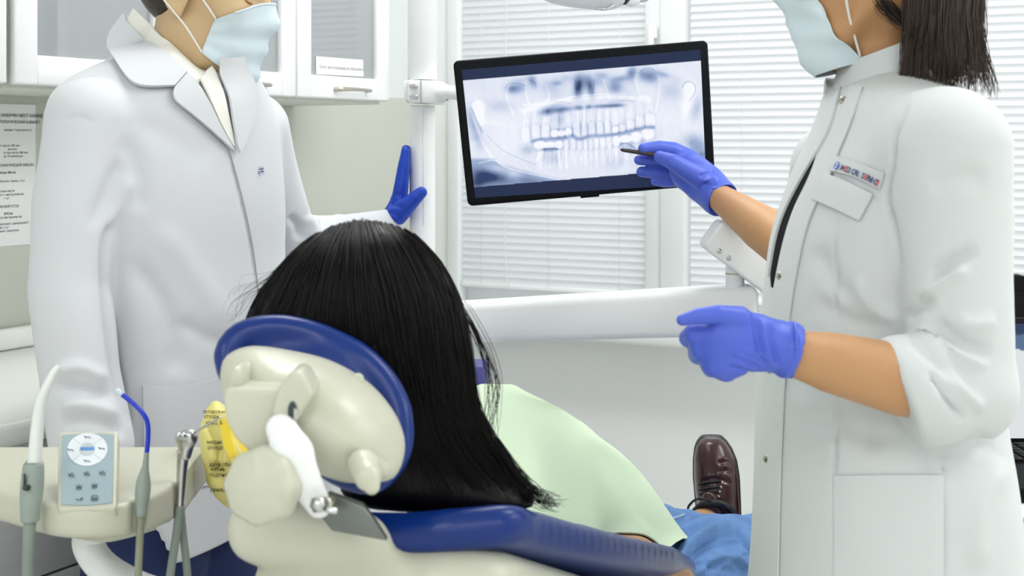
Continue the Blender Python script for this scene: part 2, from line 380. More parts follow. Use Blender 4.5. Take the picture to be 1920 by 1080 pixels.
hair_br = M('hair_brown', (52,40,34), .42, noise=.25, nscale=30, stretch=(1,1,.15), bump=.5, bscale=90)
hair_brs = M('hair_strand_brown', (70,54,46), .4)
navy = M('navy_cotton', (22,40,84), .85, bump=.1, bscale=20)
blue_v = M('blue_vinyl', (8,44,116), .3, noise=.04, nscale=5, spec=.34, bump=.03, bscale=160)
mint = M('mint_bib', (212,232,204), .9, noise=.02, bump=.12, bscale=30)
denim = M('denim', (98,138,192), .9, noise=.32, nscale=28, bump=.3, bscale=140)
denim_st = M('denim_stitch', (150,178,206), .9)
leather = M('oxblood_leather', (54,24,26), .25, noise=.2, nscale=10, coat=.1, spec=.35, bump=.05, bscale=40)
sole_m = M('sole_rubber', (44,46,46), .6)
lace_m = M('black_lace', (18,17,18), .6)
yellow = M('yellow_bag', (226,216,130), .4, noise=.08, nscale=10, bump=.3, bscale=25)
yellow_d = M('yellow_bright', (238,212,52), .4, noise=.06, bump=.3, bscale=25)
sage = M('sage_grey_plastic', (146,158,150), .45)
hose_m = M('grey_hose', (134,146,138), .5)
clear_w = M('milky_plastic', (226,231,228), .3, alpha=1)
blue_tube = M('blue_tube', (20,52,196), .25)
keypad_m = M('keypad_blue', (152,172,179), .4)
key_w = M('keypad_white', (222,228,234), .4)
key_g = M('keypad_grey', (190,200,204), .4)
key_line = M('keypad_print', (62,74,82), .6)
brand_b = M('print_blue', (86,142,208), .5)
brand_r = M('print_red', (206,58,66), .6); brand_d = M('print_navy', (48,70,120), .6)
carton = M('violet_carton', (74,72,140), .45, noise=.05); carton_d = M('carton_dark', (24,22,44), .45)
glass_f = M('cabinet_glass', (144,149,152), .04, noise=.02, spec=.5); glass_f.node_tree.nodes['Principled BSDF'].inputs['IOR'].default_value = 2.3
lip_m = M('lip', (190,120,110), .5); eye_w = M('eye_white', (230,226,220), .2); iris_m = M('iris', (70,48,34), .2)
cond = M('boot_metal', (190,180,150), .3, metal=1)
def thin_glass():
    m = bpy.data.materials.new('window_glass'); m.use_nodes = True; nt = m.node_tree; nt.nodes.clear()
    o = nt.nodes.new('ShaderNodeOutputMaterial'); t = nt.nodes.new('ShaderNodeBsdfTransparent'); g = nt.nodes.new('ShaderNodeBsdfGlossy'); g.inputs['Roughness'].default_value = .02
    x = nt.nodes.new('ShaderNodeMixShader'); x.inputs[0].default_value = .06; nt.links.new(t.outputs[0], x.inputs[1]); nt.links.new(g.outputs[0], x.inputs[2]); nt.links.new(x.outputs[0], o.inputs[0]); return m
def slat_mat():
    m = bpy.data.materials.new('blind_slat'); m.use_nodes = True; nt = m.node_tree; b = nt.nodes['Principled BSDF']; b.inputs['Base Color'].default_value = (*lin((228,230,231)), 1); b.inputs['Roughness'].default_value = .45
    tr = nt.nodes.new('ShaderNodeBsdfTranslucent'); tr.inputs[0].default_value = (*lin((246,248,250)), 1); x = nt.nodes.new('ShaderNodeMixShader'); x.inputs[0].default_value = .46
    nt.links.new(b.outputs[0], x.inputs[1]); nt.links.new(tr.outputs[0], x.inputs[2]); nt.links.new(x.outputs[0], nt.nodes['Material Output'].inputs[0]); return m
glass_w = thin_glass(); slat_m = slat_mat()
# ------------------------------------------------------------------ room shell (corner C; U runs along the left wall, V along the window wall)
TH = math.radians(28.1); C0 = np.array([-.27, 4.4, 0]); U = np.array([math.sin(TH), math.cos(TH), 0]); Vv = np.array([math.cos(TH), -math.sin(TH), 0]); Zz = np.array([0, 0, 1.])
def W(u, v, z): return C0+U*u+Vv*v+Zz*z
def rbox(name, u0, u1, v0, v1, z0, z1, mat, parent=None, bev=0): return box(name, W(u0, v0, z0), U*(u1-u0), Vv*(v1-v0), Zz*(z1-z0), mat, parent, bev)
def struct(o): o['kind'] = 'structure'; return o
def vwin(x, off=0):                       # wall coordinate of image column x on the plane `off` in front of the window wall
    s = (x-960)/F; c = C0-U*off; return (s*c[1]-c[0])/(Vv[0]-s*Vv[1])
def uleft(x, off=0):                      # along the left wall, `off` in front of it
    s = (x-960)/F; c = C0+Vv*off; return (s*c[1]-c[0])/(U[0]-s*U[1])
def zat(p, y): return CH-(y-HZ)/F*p[1]
RU, RV, RZ = -7.2, 4.6, 2.8
struct(rbox('floor', RU, .25, -.12, RV, -.1, 0, floor_m))
struct(rbox('ceiling', RU, .25, -.12, RV, RZ, RZ+.1, white_wall))
struct(rbox('wall_left', RU, 0, -.12, 0, 0, RZ, M('left_wall_paint', (224,229,229), .7, noise=.015, bump=.03, bscale=90)))
struct(rbox('wall_right', RU, 0, RV, RV+.12, 0, RZ, white_wall))
struct(rbox('wall_rear', RU-.12, RU, -.12, RV, 0, RZ, white_wall))
# window wall with one wide opening
VA, VB, ZA, ZB = vwin(840), 3.6, .90, 2.42
wn = thing('wall_back', 'pale wall carrying the wide blinded window', None, W(0, 2, 0), kind='structure')
rbox('wall_below_window', 0, .25, 0, RV, 0, ZA, lower_wall, wn); rbox('wall_above_window', 0, .25, 0, RV, ZB, RZ, white_wall, wn)
rbox('wall_pier', 0, .25, 0, VA, ZA, ZB, white_wall, wn); rbox('wall_pier', 0, .25, VB, RV, ZA, ZB, white_wall, wn)
sill = rbox('trim_1', -.20, .12, VA-.1, VB+.1, ZA-.065, ZA-.02, pvc, None, .008); struct(sill)
V1, V2, V3, V4 = vwin(1207), vwin(1240), vwin(1286), vwin(1286)+1.35
def window(n, va, vb):
    t = thing('window_%d' % n, 'white plastic window sash behind the blind', None, W(.1, (va+vb)/2, ZA), kind='structure')
    fw = .05
    rbox('frame_rail', .04, .10, va, vb, ZA-.02, ZA+.045, pvc, t, .006); rbox('frame_rail', .04, .10, va, vb, ZB-.06, ZB, pvc, t, .006)
    rbox('frame_stile', .04, .10, va, va+fw, ZA+.03, ZB-.05, pvc, t, .006); rbox('frame_stile', .04, .10, vb-fw, vb, ZA+.03, ZB-.05, pvc, t, .006)
    rbox('pane', .068, .074, va+fw, vb-fw, ZA+.04, ZB-.06, glass_w, t); return t
WIN1 = window(1, VA, V2); window(2, V2, V4); window(3, V4, VB)
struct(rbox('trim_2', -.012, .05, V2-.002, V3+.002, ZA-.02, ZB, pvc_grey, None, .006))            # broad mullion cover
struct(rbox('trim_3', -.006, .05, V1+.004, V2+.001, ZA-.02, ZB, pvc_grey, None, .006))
struct(rbox('trim_4', -.012, .05, VA-.0, VA+.045, ZA-.02, ZB, pvc, None, .006))
hp = WIN1
zt = zat(W(0, vwin(1231), 0), 48); hg_ = rbox('handle', -.05, -.035, vwin(1227), vwin(1236), zt-.12, zt, pvc, hp, .005); rbox('rosette', -.036, -.011, vwin(1226), vwin(1237), zt-.04, zt, pvc, hg_, .004)
# ---- blinds: every slat is a part
def blind(va, vb, zb, label):
    t = thing('window_blind', label, 'blind', W(-.0, (va+vb)/2, zb), 'white venetian blinds of the window')
    rbox('headrail', -.006, .022, va, vb, ZB-.04, ZB-.01, pvc, t, .003); rbox('bottom_rail', -.002, .016, va, vb, zb-.012, zb+.002, pvc, t, .003)
    n = 7; a = np.linspace(-.5, .5, n); tilt = math.radians(71); prof = []
    for q in a:
        s, b = q*.025, .0022*(1-4*q*q); prof.append((s*math.cos(tilt)+b*math.sin(tilt), s*math.sin(tilt)-b*math.cos(tilt)))   # (u, z)
    V = [W(0, v, 0)-C0+U*p[0]+Zz*p[1] for v in (va, vb) for p in prof]; fs = [(k, k+1, n+k+1, n+k) for k in range(n-1)]
    me = bpy.data.meshes.new('slat'); me.from_pydata([tuple(q) for q in V], [], fs); me.materials.append(slat_m)
    for q in me.polygons: q.use_smooth = True
    pitch = .0215; k = 0; z = zb+.014
    while z < ZB-.05:
        o = bpy.data.objects.new('slat', me); sc.collection.objects.link(o); o.parent = t
        o.location = Vector(C0+U*.008+Zz*z)-Vector(wloc(t)); k += 1; z += pitch
    for fv in (.12, .5, .88) if vb-va > .5 else (.3, .75):
        v = va+(vb-va)*fv; tube('cord', [W(-.008, v, zb), W(-.008, v, ZB-.03)], .0007, elastic, t, 6, smooth_path=False)
    return t
zb1 = zat(W(0, vwin(1050), 0), 540); 
b1 = blind(VA+.05, V1, zb1, 'closed white venetian blind behind the monitor, left of the mullion')
tube('tilt_wand', [W(-.02, vwin(960), zb1-.0), W(-.02, vwin(953), zb1+.16), W(-.02, vwin(957), ZB-.05)], .0016, clear_w, b1, 6)
rbox('blind_clip', -.004, .0, vwin(1120), vwin(1187), zb1-.026, zb1-.02, M('blue_green_clip', (52,110,120), .5), b1)
b2 = blind(V3+.012, V4-.02, zb1-.005, 'closed white venetian blind behind the standing woman, right of the mullion')
b3 = blind(V4+.05, VB-.05, zb1-.005, 'narrow white venetian blind at the right end of the window')
# ------------------------------------------------------------------ left wall: backsplash, upper cabinets, counter, base cabinets, papers
zc0 = zat(W(uleft(721, .3), .3, 0), 193.3)                     # underside of the upper cabinets
ZCT = .965                                                       # counter top
sp = thing('trim_5', 'pale greenish backsplash panels between counter and wall cabinets', None, W(-1.5, .004, ZCT), kind='structure')
uj = uleft(519, .006); zs = zat(W(uleft(745), 0, 0), 184)
rbox('splash_panel', uj+.004, -.002, 0, .007, ZCT, zs, splash, sp, .001); rbox('splash_panel', -3.2, uj-.004, 0, .007, ZCT, zs, splash, sp, .001)
rbox('joint_strip', uj-.004, uj+.004, 0, .004, ZCT, zs, gap_m, sp)
u3, u2 = uleft(721, .3), uleft(546, .3); u1 = (uleft(13, .3)+u2)/2; u0 = uleft(13, .3)
ZC1 = zc0+.72
def cabinet_door(t, ua, ub, handle=(.38, .72), glass=True):
    g = .0025; a, b = ua+g, ub-g; sw = .056; z0, z1 = zc0+.004, ZC1-.004
    def B(nm, a0, a1, y0, y1, z_0, z_1, mat, par, bev=0): return box(nm, W(a0, y0, z_0), U*(a1-a0), Vv*(y1-y0), Zz*(z_1-z_0), mat, par, bev)
    dr = B('door', a, b, .286, .300, z0, z1, carcass, t)           # back board of the door, frame and pane sit on it
    B('door_stile', a, a+sw, .300, .318, z0, z1, lacq, dr, .005); B('door_stile', b-sw, b, .300, .318, z0, z1, lacq, dr, .005)
    B('door_rail', a+sw-.003, b-sw+.003, .300, .318, z0, z0+sw, lacq, dr, .005); B('door_rail', a+sw-.003, b-sw+.003, .300, .318, z1-sw, z1, lacq, dr, .005)
    B('pane', a+sw-.004, b-sw+.004, .301, .305, z0+sw-.004, z1-sw+.004, glass_f, dr)
    h0, h1 = a+(b-a)*handle[0], a+(b-a)*handle[1]; zh = z0+.024
    tube('handle', [W(h0, .318, zh), W(h0+.004, .336, zh), W((h0+h1)/2, .342, zh+.001), W(h1-.004, .336, zh), W(h1, .318, zh)], [.006, .006, .0045, .0042, .0045], nickel, dr, 10)
def cabinet(ua, ub, doors, label):
    t = thing('wall_cabinet', label, 'cabinet', W((ua+ub)/2, .15, zc0), 'white wall cabinets above the counter')
    rbox('carcass', ua+.001, ub-.001, .001, .286, zc0-.004, ZC1, carcass, t, .002)
    for k in range(doors): cabinet_door(t, ua+(ub-ua)*k/doors, ua+(ub-ua)*(k+1)/doors)
cabinet(u2, u3, 1, 'white single-door wall cabinet with a paper note on its glass')
cabinet(u0, u2, 2, 'white two-door glazed wall cabinet behind the masked man')
cabinet(u0-.42, u0-.012, 1, 'white wall cabinet cut off by the left picture edge')
# note on the glass of the single-door cabinet
pl = Plane4(*[W(uleft(x, .306), .306, zat(W(uleft(x, .306), .306, 0), y)) for x, y in ((592,105.5),(680,112.5),(681,143.5),(592.5,139))])
note = thing('paper_note', 'white printed strip of paper stuck on the cabinet glass', 'note', pl(.5, 1))
slab('sheet', pl, 0, 1, 0, 1, 0, .0012, paper, note)
ex = pl(1, .6)-pl(0, .6); text('print', 'Блок выполнений на вершины', pl(.06, .66, .0014), ex, Zz, .0128, ink_soft, note, bold=.012)
# counter
struct_c = rbox('countertop', -3.2, -1.25, .004, .62, ZCT-.04, ZCT, counter_m, None, .012)
setp(struct_c, 'white laminate countertop along the left wall behind the man', 'countertop')
up = rbox('counter_upstand', -3.2, -1.25, .008, .034, ZCT, ZCT+.045, counter_m, struct_c, .008)
zline = [.10, .49, .70, ZCT-.04]
ub = [-3.2, -2.62, uleft(176, .6), -1.27]
for k in range(3):
    lab = ['grey base cabinet at the near end of the counter', 'dark grey drawer unit at the lower left edge of the picture', 'dark grey drawer unit under the counter behind the left tray'][k]
    t = thing('base_cabinet', lab, 'cabinet', W((ub[k]+ub[k+1])/2, .3, 0), 'grey base cabinets under the counter')
    rbox('carcass', ub[k], ub[k+1], .01, .575, .08, ZCT-.041, gap_m, t); rbox('plinth', ub[k], ub[k+1], .01, .52, 0, .08, gap_m, t)
    for q in range(3):
        z0, z1 = zline[q]+.0025, zline[q+1]-.0025; dw = rbox('drawer', ub[k]+.002, ub[k+1]-.002, .575, .595, z0, z1, grey_front, t, .001)
        um = (ub[k]+ub[k+1])/2; zh = z1-.05; tube('handle', [W(um-.08, .595, zh), W(um-.07, .622, zh), W(um, .632, zh), W(um+.07, .622, zh), W(um+.08, .595, zh)], .0045, chrome, dw, 8)
# posters on the wall under the cabinets
def sheet_of_paper(name, label, x0, x1, y0, y1, lines, ox=0):
    pl = Plane4(*[W(uleft(x, .0075), .0075, zat(W(uleft(x0, .0075), .0075, 0), y)) for x, y in ((x0, y0), (x1, y0), (x1, y1), (x0, y1))])
    t = thing(name, label, 'paper', pl(.5, 1)); slab('sheet', pl, 0, 1, 0, 1, .0, .0012, paper, t); ex = pl(1, 0)-pl(0, 0)
    hgt = np.linalg.norm(pl(0, 1)-pl(0, 0))
    for (v, s, size, b, u) in lines: text('print', s, pl(u+ox, v, .0015), ex, Zz, size*.72, ink, t, bold=b)
    return t
sheet_of_paper('wall_notice', 'white notice with black headings taped to the wall at the far left', -90, 66, 192, 470, [
    (.09, 'СПИСОК РАБОЧИХ МЕСТ КАБИНЕТА', .0125, .02, .08), (.135, 'СТОМАТОЛОГИЧЕСКИЙ КАБИНЕТ', .0115, .012, .10), (.19, 'кабинет терапевта N 2', .0095, .0, .30),
    (.30, 'Стол врача, 980 мм', .0095, 0, .2), (.325, 'высота', .0095, 0, .35), (.35, 'в том числе 980 мм', .0095, 0, .3), (.375, 'на 70 приборов', .0095, 0, .3),
    (.44, 'СТОМАТОЛОГИЧЕСКИЙ КРЕСЛО', .010, .014, .12), (.49, 'приборы 980 мм', .0095, .01, .2), (.55, 'Кресло, лампа, стул', .0095, 0, .25),
    (.62, 'на рабочем месте', .0095, 0, .15), (.645, 'лоток с инструментом', .0095, 0, .2), (.67, '1 шт.', .0095, 0, .3), (.73, 'КЛИНИЧЕСКИЙ СТОЛ', .010, .014, .12),
    (.78, 'ФРЕЗЫ', .0095, .01, .3), (.805, 'набор инструментов', .0095, 0, .2), (.85, 'стерильный, одноразовый', .0095, 0, .2), (.875, 'на 1 шт.', .0095, 0, .25), (.90, 'хранить закрытым', .0095, 0, .2)], ox=.30)
sheet_of_paper('wall_notice', 'narrow white printed notice beside the dark panel joint', 430, 513, 207, 470, [(.09, 'КАБИНЕТ стоматологии', .0115, .01, .12), (.12, 'терапия', .0115, .01, .5), (.17, 'приём врача', .0115, 0, .5), (.195, 'по записи', .0115, 0, .5)])
# unseen ceiling panels, added in rows as fill light for coats and walls
rows_ = ((-.8, 'nearest the window'), (-1.75, 'in the middle of the room'), (-4.6, 'behind the camera'), (-6.2, 'at the rear of the room'))
for u, v, lab in [(u, v, 'added square ceiling fill panel %s, %s' % (n, q)) for u, n in rows_ for v, q in ((.9, 'counter side'), (2.5, 'centre'), (3.9, 'right-hand side'))]:
    t = thing('added_fill_panel', lab, 'ceiling light', W(u, v, RZ-.03), 'added square ceiling fill panels')
    rbox('frame', u-.31, u+.31, v-.31, v+.31, RZ-.025, RZ, pvc, t, .004)
    rbox('diffuser', u-.29, u+.29, v-.29, v+.29, RZ-.029, RZ-.024, M('diffuser', (255,255,255), .6, emit=4), t)
    la = bpy.data.lights.new('fill_light', 'AREA'); la.shape = 'SQUARE'; la.size = .56; la.energy = PANEL_W; la.color = (1, .985, .96)
    lo = bpy.data.objects.new('fill_light', la); sc.collection.objects.link(lo); lo.location = Vector(W(u, v, RZ-.035)); lo['kind'] = 'helper'
# ------------------------------------------------------------------ monitor with the panoramic x-ray
MD = 2.5
mon = thing('monitor', 'black wide-screen monitor showing a panoramic dental x-ray, tilted on its arm', 'monitor', P(1110, 387, MD))
mc = [(849,114),(1327,75),(1342,346),(877,387)]
mp = Plane4(*[P(x, y, MD) for x, y in mc])
def rrect(n=6, r=.022, ar=1.77):
    o = []
    for cx, cy, a0 in ((1-r, r*ar, -90), (1-r, 1-r*ar, 0), (r, 1-r*ar, 90), (r, r*ar, 180)):
        for k in range(n): a = math.radians(a0+90*k/(n-1)); o.append((cx+r*math.cos(a), cy+r*ar*math.sin(a)))
    return o
bevel(poly_on('housing', mp, rrect(), 0, -.035, black_pl, mon), .004, 2)
sp4 = [(866,131),(1313,93),(1324,344),(891,371)]
NU, NV = 440, 248
uu, vv_ = np.meshgrid(np.linspace(0, 1, NU), np.linspace(0, 1, NV), indexing='ij')
c4 = [np.array(q, float) for q in sp4]
pp = sum(wt[..., None]*c for wt, c in zip(((1-uu)*(1-vv_), uu*(1-vv_), uu*vv_, (1-uu)*vv_), c4))
gx, gy = (pp[..., 0]-830)*3, (pp[..., 1]-50)*3
def sg(t): return 1/(1+np.exp(-np.clip(t, -40, 40)))
def ga(cx, cy, rx, ry, a=0):
    a = math.radians(a); x, y = gx-cx, gy-cy; X, Y = x*math.cos(a)+y*math.sin(a), -x*math.sin(a)+y*math.cos(a); return np.exp(-(X/rx)**2-(Y/ry)**2)
def fill(cx, cy, rx, ry, a=0, k=9, n=2.5):
    a = math.radians(a); x, y = gx-cx, gy-cy; X, Y = x*math.cos(a)+y*math.sin(a), -x*math.sin(a)+y*math.cos(a); return sg((1-(np.abs(X/rx)**n+np.abs(Y/ry)**n))*k*.5)
def line(pts, wd):
    c = catmull(pts, 6*len(pts)); p = np.stack([gx.ravel(), gy.ravel()], 1); best = np.full(len(p), 1e9)
    for k in range(len(c)-1):
        a, b = c[k], c[k+1]; ba = b-a; t = np.clip(((p-a)@ba)/(ba@ba+1e-9), 0, 1); q = p-a-t[:, None]*ba; best = np.minimum(best, (q*q).sum(1))
    return np.exp(-best/wd**2).reshape(gx.shape)
def inpoly(pts, soft=6):
    pts = np.array(pts, float); ins = np.zeros(gx.shape, bool)
    for k in range(len(pts)):
        a, b = pts[k], pts[(k+1) % len(pts)]; c = ((a[1] > gy) != (b[1] > gy)) & (gx < (b[0]-a[0])*(gy-a[1])/(b[1]-a[1]+1e-9)+a[0]); ins ^= c
    m = ins.astype(float)
    for _ in range(soft): m[1:-1] = (m[:-2]+2*m[1:-1]+m[2:])/4; m[:, 1:-1] = (m[:, :-2]+2*m[:, 1:-1]+m[:, 2:])/4
    return m
X = .88+.0*gx
X += .05*ga(330,600,190,150)+.05*ga(1290,540,130,150)+.05*ga(830,740,250,90)
for cx, cy, rx, ry, am, a in [(410,348,48,28,-.42,-10),(385,350,20,18,-.2,0),(505,308,22,34,-.4,-20),(440,300,60,14,-.12,-10),(600,340,55,40,-.16,0),(645,318,30,14,-.25,0),(763,340,24,56,-.78,2),(832,345,20,52,-.55,-8),(800,310,30,40,-.35,0),(870,310,40,30,-.2,0),(970,340,42,34,-.40,0),(970,300,40,18,-.2,0),(1062,262,26,38,-.5,15),(1165,278,48,36,-.5,15),(1120,270,20,30,-.2,0),(700,290,60,22,-.12,0),(900,275,40,18,-.2,0),(1010,290,30,16,-.25,0),
    (590,476,38,20,-.62,-12),(655,470,36,16,-.42,0),(700,462,40,14,-.38,0),(768,456,24,13,-.5,0),(822,452,18,12,-.48,0),(880,449,40,11,-.38,0),(935,446,40,11,-.48,0),(985,442,36,11,-.5,0),(640,440,60,12,-.14,-4),(1000,410,120,14,-.10,0),
    (320,445,70,38,-.16,0),(170,545,26,80,-.30,-14),(205,640,30,60,-.12,-14),(240,840,80,46,-.42,15),(190,880,50,40,-.36,0),(340,860,120,30,-.22,12),(480,865,120,22,-.22,10),(1440,700,50,60,-.36,0),(1400,640,60,40,-.2,0),(1430,460,26,70,-.18,10),(1290,365,70,46,-.15,0),(1320,300,50,30,-.06,0),(1240,270,40,16,-.25,15),
    (660,520,34,44,-.22,0),(600,690,44,14,-.36,-4),(1040,680,50,24,-.24,10),(620,740,60,40,-.16,0),(960,760,60,44,-.12,0),(1120,640,40,20,-.12,0),(760,570,120,26,-.05,0),(480,690,40,24,-.2,0)]: X += 1.12*am*ga(cx, cy, rx, ry, a)
X -= .36*inpoly([(150,742),(285,744),(330,775),(420,800),(560,840),(690,864),(690,960),(150,960)], 10); X += .30*ga(400,838,46,30,10)+.22*ga(300,800,60,20,8)
X -= .28*inpoly([(1500,690),(1380,740),(1250,800),(1100,822),(1000,838),(1000,900),(1500,900)], 12); X += .2*ga(1440,765,40,20)
X += .22*line([(200,770),(290,752),(360,792),(500,830),(660,862)], 4)+.12*line([(280,740),(220,640),(175,520),(160,450)], 5)
X += .34*inpoly([(165,440),(210,405),(238,440),(228,520),(215,560),(180,500)], 5)-.22*line([(205,405),(232,440),(226,470)], 4)-.25*line([(160,455),(190,520),(222,590)], 6)
X += .20*ga(1388,350,38,40)-.30*line([(1345,345),(1360,318),(1390,308),(1418,330),(1418,370),(1385,420)], 3)+.2*ga(1372,440,22,70,10)
X += .13*line([(455,475),(560,440),(700,415),(850,398),(1000,400),(1160,412)], 16)+.12*line([(450,440),(600,425),(760,390),(900,385),(1150,395)], 5)-.18*line([(850,388),(1000,388),(1100,392)], 3)
for q in ([(372,330),(360,390),(380,450),(400,500)],[(470,320),(470,380),(485,430)],[(1100,250),(1085,300),(1105,370)],[(1190,230),(1218,300),(1212,400),(1195,480)],[(580,330),(600,380),(590,420)],[(905,300),(920,350),(935,400)]): X += .10*line(q, 5)
# bite gap, then teeth
X -= .36*line([(505,645),(560,634),(620,630),(680,626),(725,612),(770,632),(830,614),(900,612),(960,606),(1030,592),(1090,576),(1150,568),(1185,566)], 11)
up_t = [(468,610,25,42,.2),(523,592,27,38,.22),(578,594,25,36,.22),(632,602,26,20,.4),(668,600,22,17,.4),(705,596,20,24,.4),(755,580,19,42,.16),(795,582,15,36,.14),(838,580,21,36,.15),(884,576,19,38,.16),(926,566,16,36,.16),(972,580,18,18,.36),(1008,572,20,22,.3),(1055,556,28,28,.26),(1108,540,25,34,.24),(1165,528,30,34,.24)]
lo_t = [(545,664,30,24,.42),(600,668,40,18,.42),(654,663,21,22,.42),(694,664,15,26,.24),(733,662,15,30,.18),(770,664,14,28,.16),(803,662,13,28,.16),(833,660,13,28,.16),(863,656,14,28,.16),(900,654,16,30,.18),(937,648,16,30,.2),(977,642,21,26,.42),(1030,632,34,20,.42),(1088,622,32,28,.42),(1152,602,36,34,.34)]
for cx, cy, rx, ry, am in up_t+lo_t:
    f_ = fill(cx, cy, rx, ry, -4, 6); rim = fill(cx, cy, rx+7, ry+7, -4, 5)-f_; X = X+(am*.55 if am > .3 else am*.3)*f_-(.24 if am > .3 else .15)*np.clip(rim, 0, 1)
for k in range(len(up_t)-1):
    x = (up_t[k][0]+up_t[k+1][0])/2; y = up_t[k][1]; X -= .17*line([(x, y-30), (x+1, y-10), (x, y+18)], 3.4)
for cx, cy, rx, ry, am in up_t:
    k_ = .5+rng.random(); X += .05*k_*line([(cx-rx*.4, cy-30), (cx-rx*.1, cy-80-40*k_)], 7)+.05*line([(cx+rx*.4, cy-30), (cx+rx*.2, cy-120+30*k_)], 6)-.05*k_*line([(cx+rx, cy-30), (cx+rx*.9, cy-70-30*k_)], 4)
for cx, cy, rx, ry, am in lo_t:
    k_ = .5+rng.random(); X += .07*k_*line([(cx-2, cy+25), (cx+4, cy+70+40*k_)], 7)-.08*line([(cx+rx, cy+18), (cx+rx*.8, cy+50+20*k_)], 3.4)
X += .14*line([(560,700),(530,750)], 9)+.14*line([(650,700),(662,790)], 7)-.3*line([(1000,662),(1030,655),(1060,668),(1090,690)], 4)-.3*line([(565,690),(610,684),(650,690)], 4)
X += .012*np.sin(gx*.11+np.sin(gy*.06)*2)*np.sin(gy*.05)+.01*rng.normal(size=gx.shape)
for _ in range(240):
    X += rng.normal()*.022*ga(rng.uniform(120, 1480), rng.uniform(200, 900), rng.uniform(14, 90), rng.uniform(8, 50), rng.uniform(-40, 40))
sx = np.convolve(rng.normal(size=1800), np.ones(7)/7, 'same'); st = np.interp((gx+.06*gy).ravel(), np.arange(1800), sx).reshape(gx.shape)
X += .10*st*sg((gx-430)/12)*sg((1210-gx)/12)*(ga(820,520,600,60)+.9*ga(820,740,600,55))
for q in ([(352,345),(372,322),(420,318),(470,330)],[(1100,262),(1130,240),(1180,236),(1210,262)],[(560,432),(640,420),(720,432)],[(930,428),(1000,418),(1080,420)],[(490,300),(520,318),(525,342)],[(745,300),(748,345),(752,385)],[(850,300),(848,350),(842,380)],[(250,612),(330,690),(430,740),(520,775)]): X -= .16*line(q, 3.2)
X = X-.045*ga(800,330,420,90)-.03*ga(800,800,500,80)
X = np.clip(X, 0, 1.02)
dark, mid, lite = np.array(lin((40,62,104))), np.array(lin((160,178,212))), np.array(lin((246,248,255)))
t1 = np.clip(X/.55, 0, 1)[..., None]; t2 = np.clip((X-.55)/.45, 0, 1)[..., None]
RGB = dark*(1-t1)+mid*t1; RGB = RGB*(1-t2)+lite*t2
top = 303-110*(gx-115)/1335; bot = 903-108*(gx-178)/1297; img = ((gy > top) & (gy < bot))[..., None]
RGB = np.where(img, RGB, np.array(lin((30,42,74))))
gp = Plane4(*[P(x, y, MD) for x, y in sp4]); GV = np.stack([gp(u, v, .0015) for u, v in zip(uu.ravel(), vv_.ravel())]) if False else None
cc = gp.c; GV = ((1-uu)*(1-vv_))[..., None]*cc[0]+(uu*(1-vv_))[..., None]*cc[1]+(uu*vv_)[..., None]*cc[2]+((1-uu)*vv_)[..., None]*cc[3]+gp.n*.0012
def screen_mat(name, strength):
    m = bpy.data.materials.new(name); m.use_nodes = True; nt = m.node_tree; b = nt.nodes['Principled BSDF']; b.inputs['Base Color'].default_value = (.008, .009, .012, 1); b.inputs['Roughness'].default_value = .3; b.inputs['Specular IOR Level'].default_value = .1
    at = nt.nodes.new('ShaderNodeAttribute'); at.attribute_name = 'pixels'; nt.links.new(at.outputs['Color'], b.inputs['Emission Color']); b.inputs['Emission Strength'].default_value = strength; return m
def screen_obj(name, GV, RGB, mat, parent):
    o = mk(name, GV.reshape(-1, 3), grid_faces(*GV.shape[:2]), mat, parent, True); a = o.data.color_attributes.new('pixels', 'FLOAT_COLOR', 'POINT')
    a.data.foreach_set('color', np.c_[RGB.reshape(-1, 3), np.ones(RGB.size//3)].astype(np.float32).ravel()); return o
screen_obj('screen', GV, RGB, screen_mat('screen_xray', 1.0), mon)['label'] = 'lit screen with a bluish panoramic x-ray of teeth and jaws'
slab('bezel_badge', mp, .455, .53, .968, 1.012, -.006, .0012, black_matt, mon, .001)
# ------------------------------------------------------------------ dental unit: column, clamp, monitor arm, swing arm
PD = 2.8
un = thing('dental_unit', 'white dental unit with upright column, monitor bracket and long swing arm', 'dental unit', (P(792, 600, PD)[0], PD, 0))
pc = P(792, 300, PD); xc, yc = pc[0], PD+.0
zz = lambda y: CH-(y-HZ)/F*PD
def vcyl(name, x, y, z0, z1, r, mat, parent, seg=32, bev=.002):
    a = np.linspace(0, 2*np.pi, seg, endpoint=False); c = np.c_[x+r*np.cos(a), y+r*np.sin(a)]
    v = np.vstack([np.c_[c, np.full(seg, z0)], np.c_[c, np.full(seg, z1)]]); fs = [tuple(range(seg)), tuple(range(seg, 2*seg))]+[(i, (i+1) % seg, seg+(i+1) % seg, seg+i) for i in range(seg)]
    o = fixn(mk(name, v, fs, mat, parent)); return bevel(o, bev, 2) if bev else o
vcyl('column_lower', xc, yc, .55, zz(198), px(24, PD), unit_white, un); vcyl('column_upper', xc, yc, zz(150), 2.35, px(27.5, PD), unit_white, un)
tube('column_highlight', [(xc+.004, yc-px(24, PD)-.0002, zz(420)), (xc+.004, yc-px(24, PD)-.0002, zz(205))], .0008, M('seam_highlight', (248,250,250), .2), un, 6, smooth_path=False)  # near-white strip, a painted highlight down the front of the column
cl = prism('clamp', [(764,153),(768,149),(826,152),(842,160),(846,176),(838,190),(826,195),(768,192),(763,188)], PD-.05, .1, unit_white, un, .006, smooth=0)
prism('clamp_cap', [(756,152),(764,150),(764,193),(757,190)], PD-.045, .08, unit_white, cl, .004)
slab('clamp_gap', Plane4(P(788.5,150,PD-.0508), P(790,150,PD-.0508), P(790,195,PD-.0508), P(788.5,195,PD-.0508)), 0, 1, 0, 1, 0, .001, M('grey_gap', (150,155,156), .7), cl)
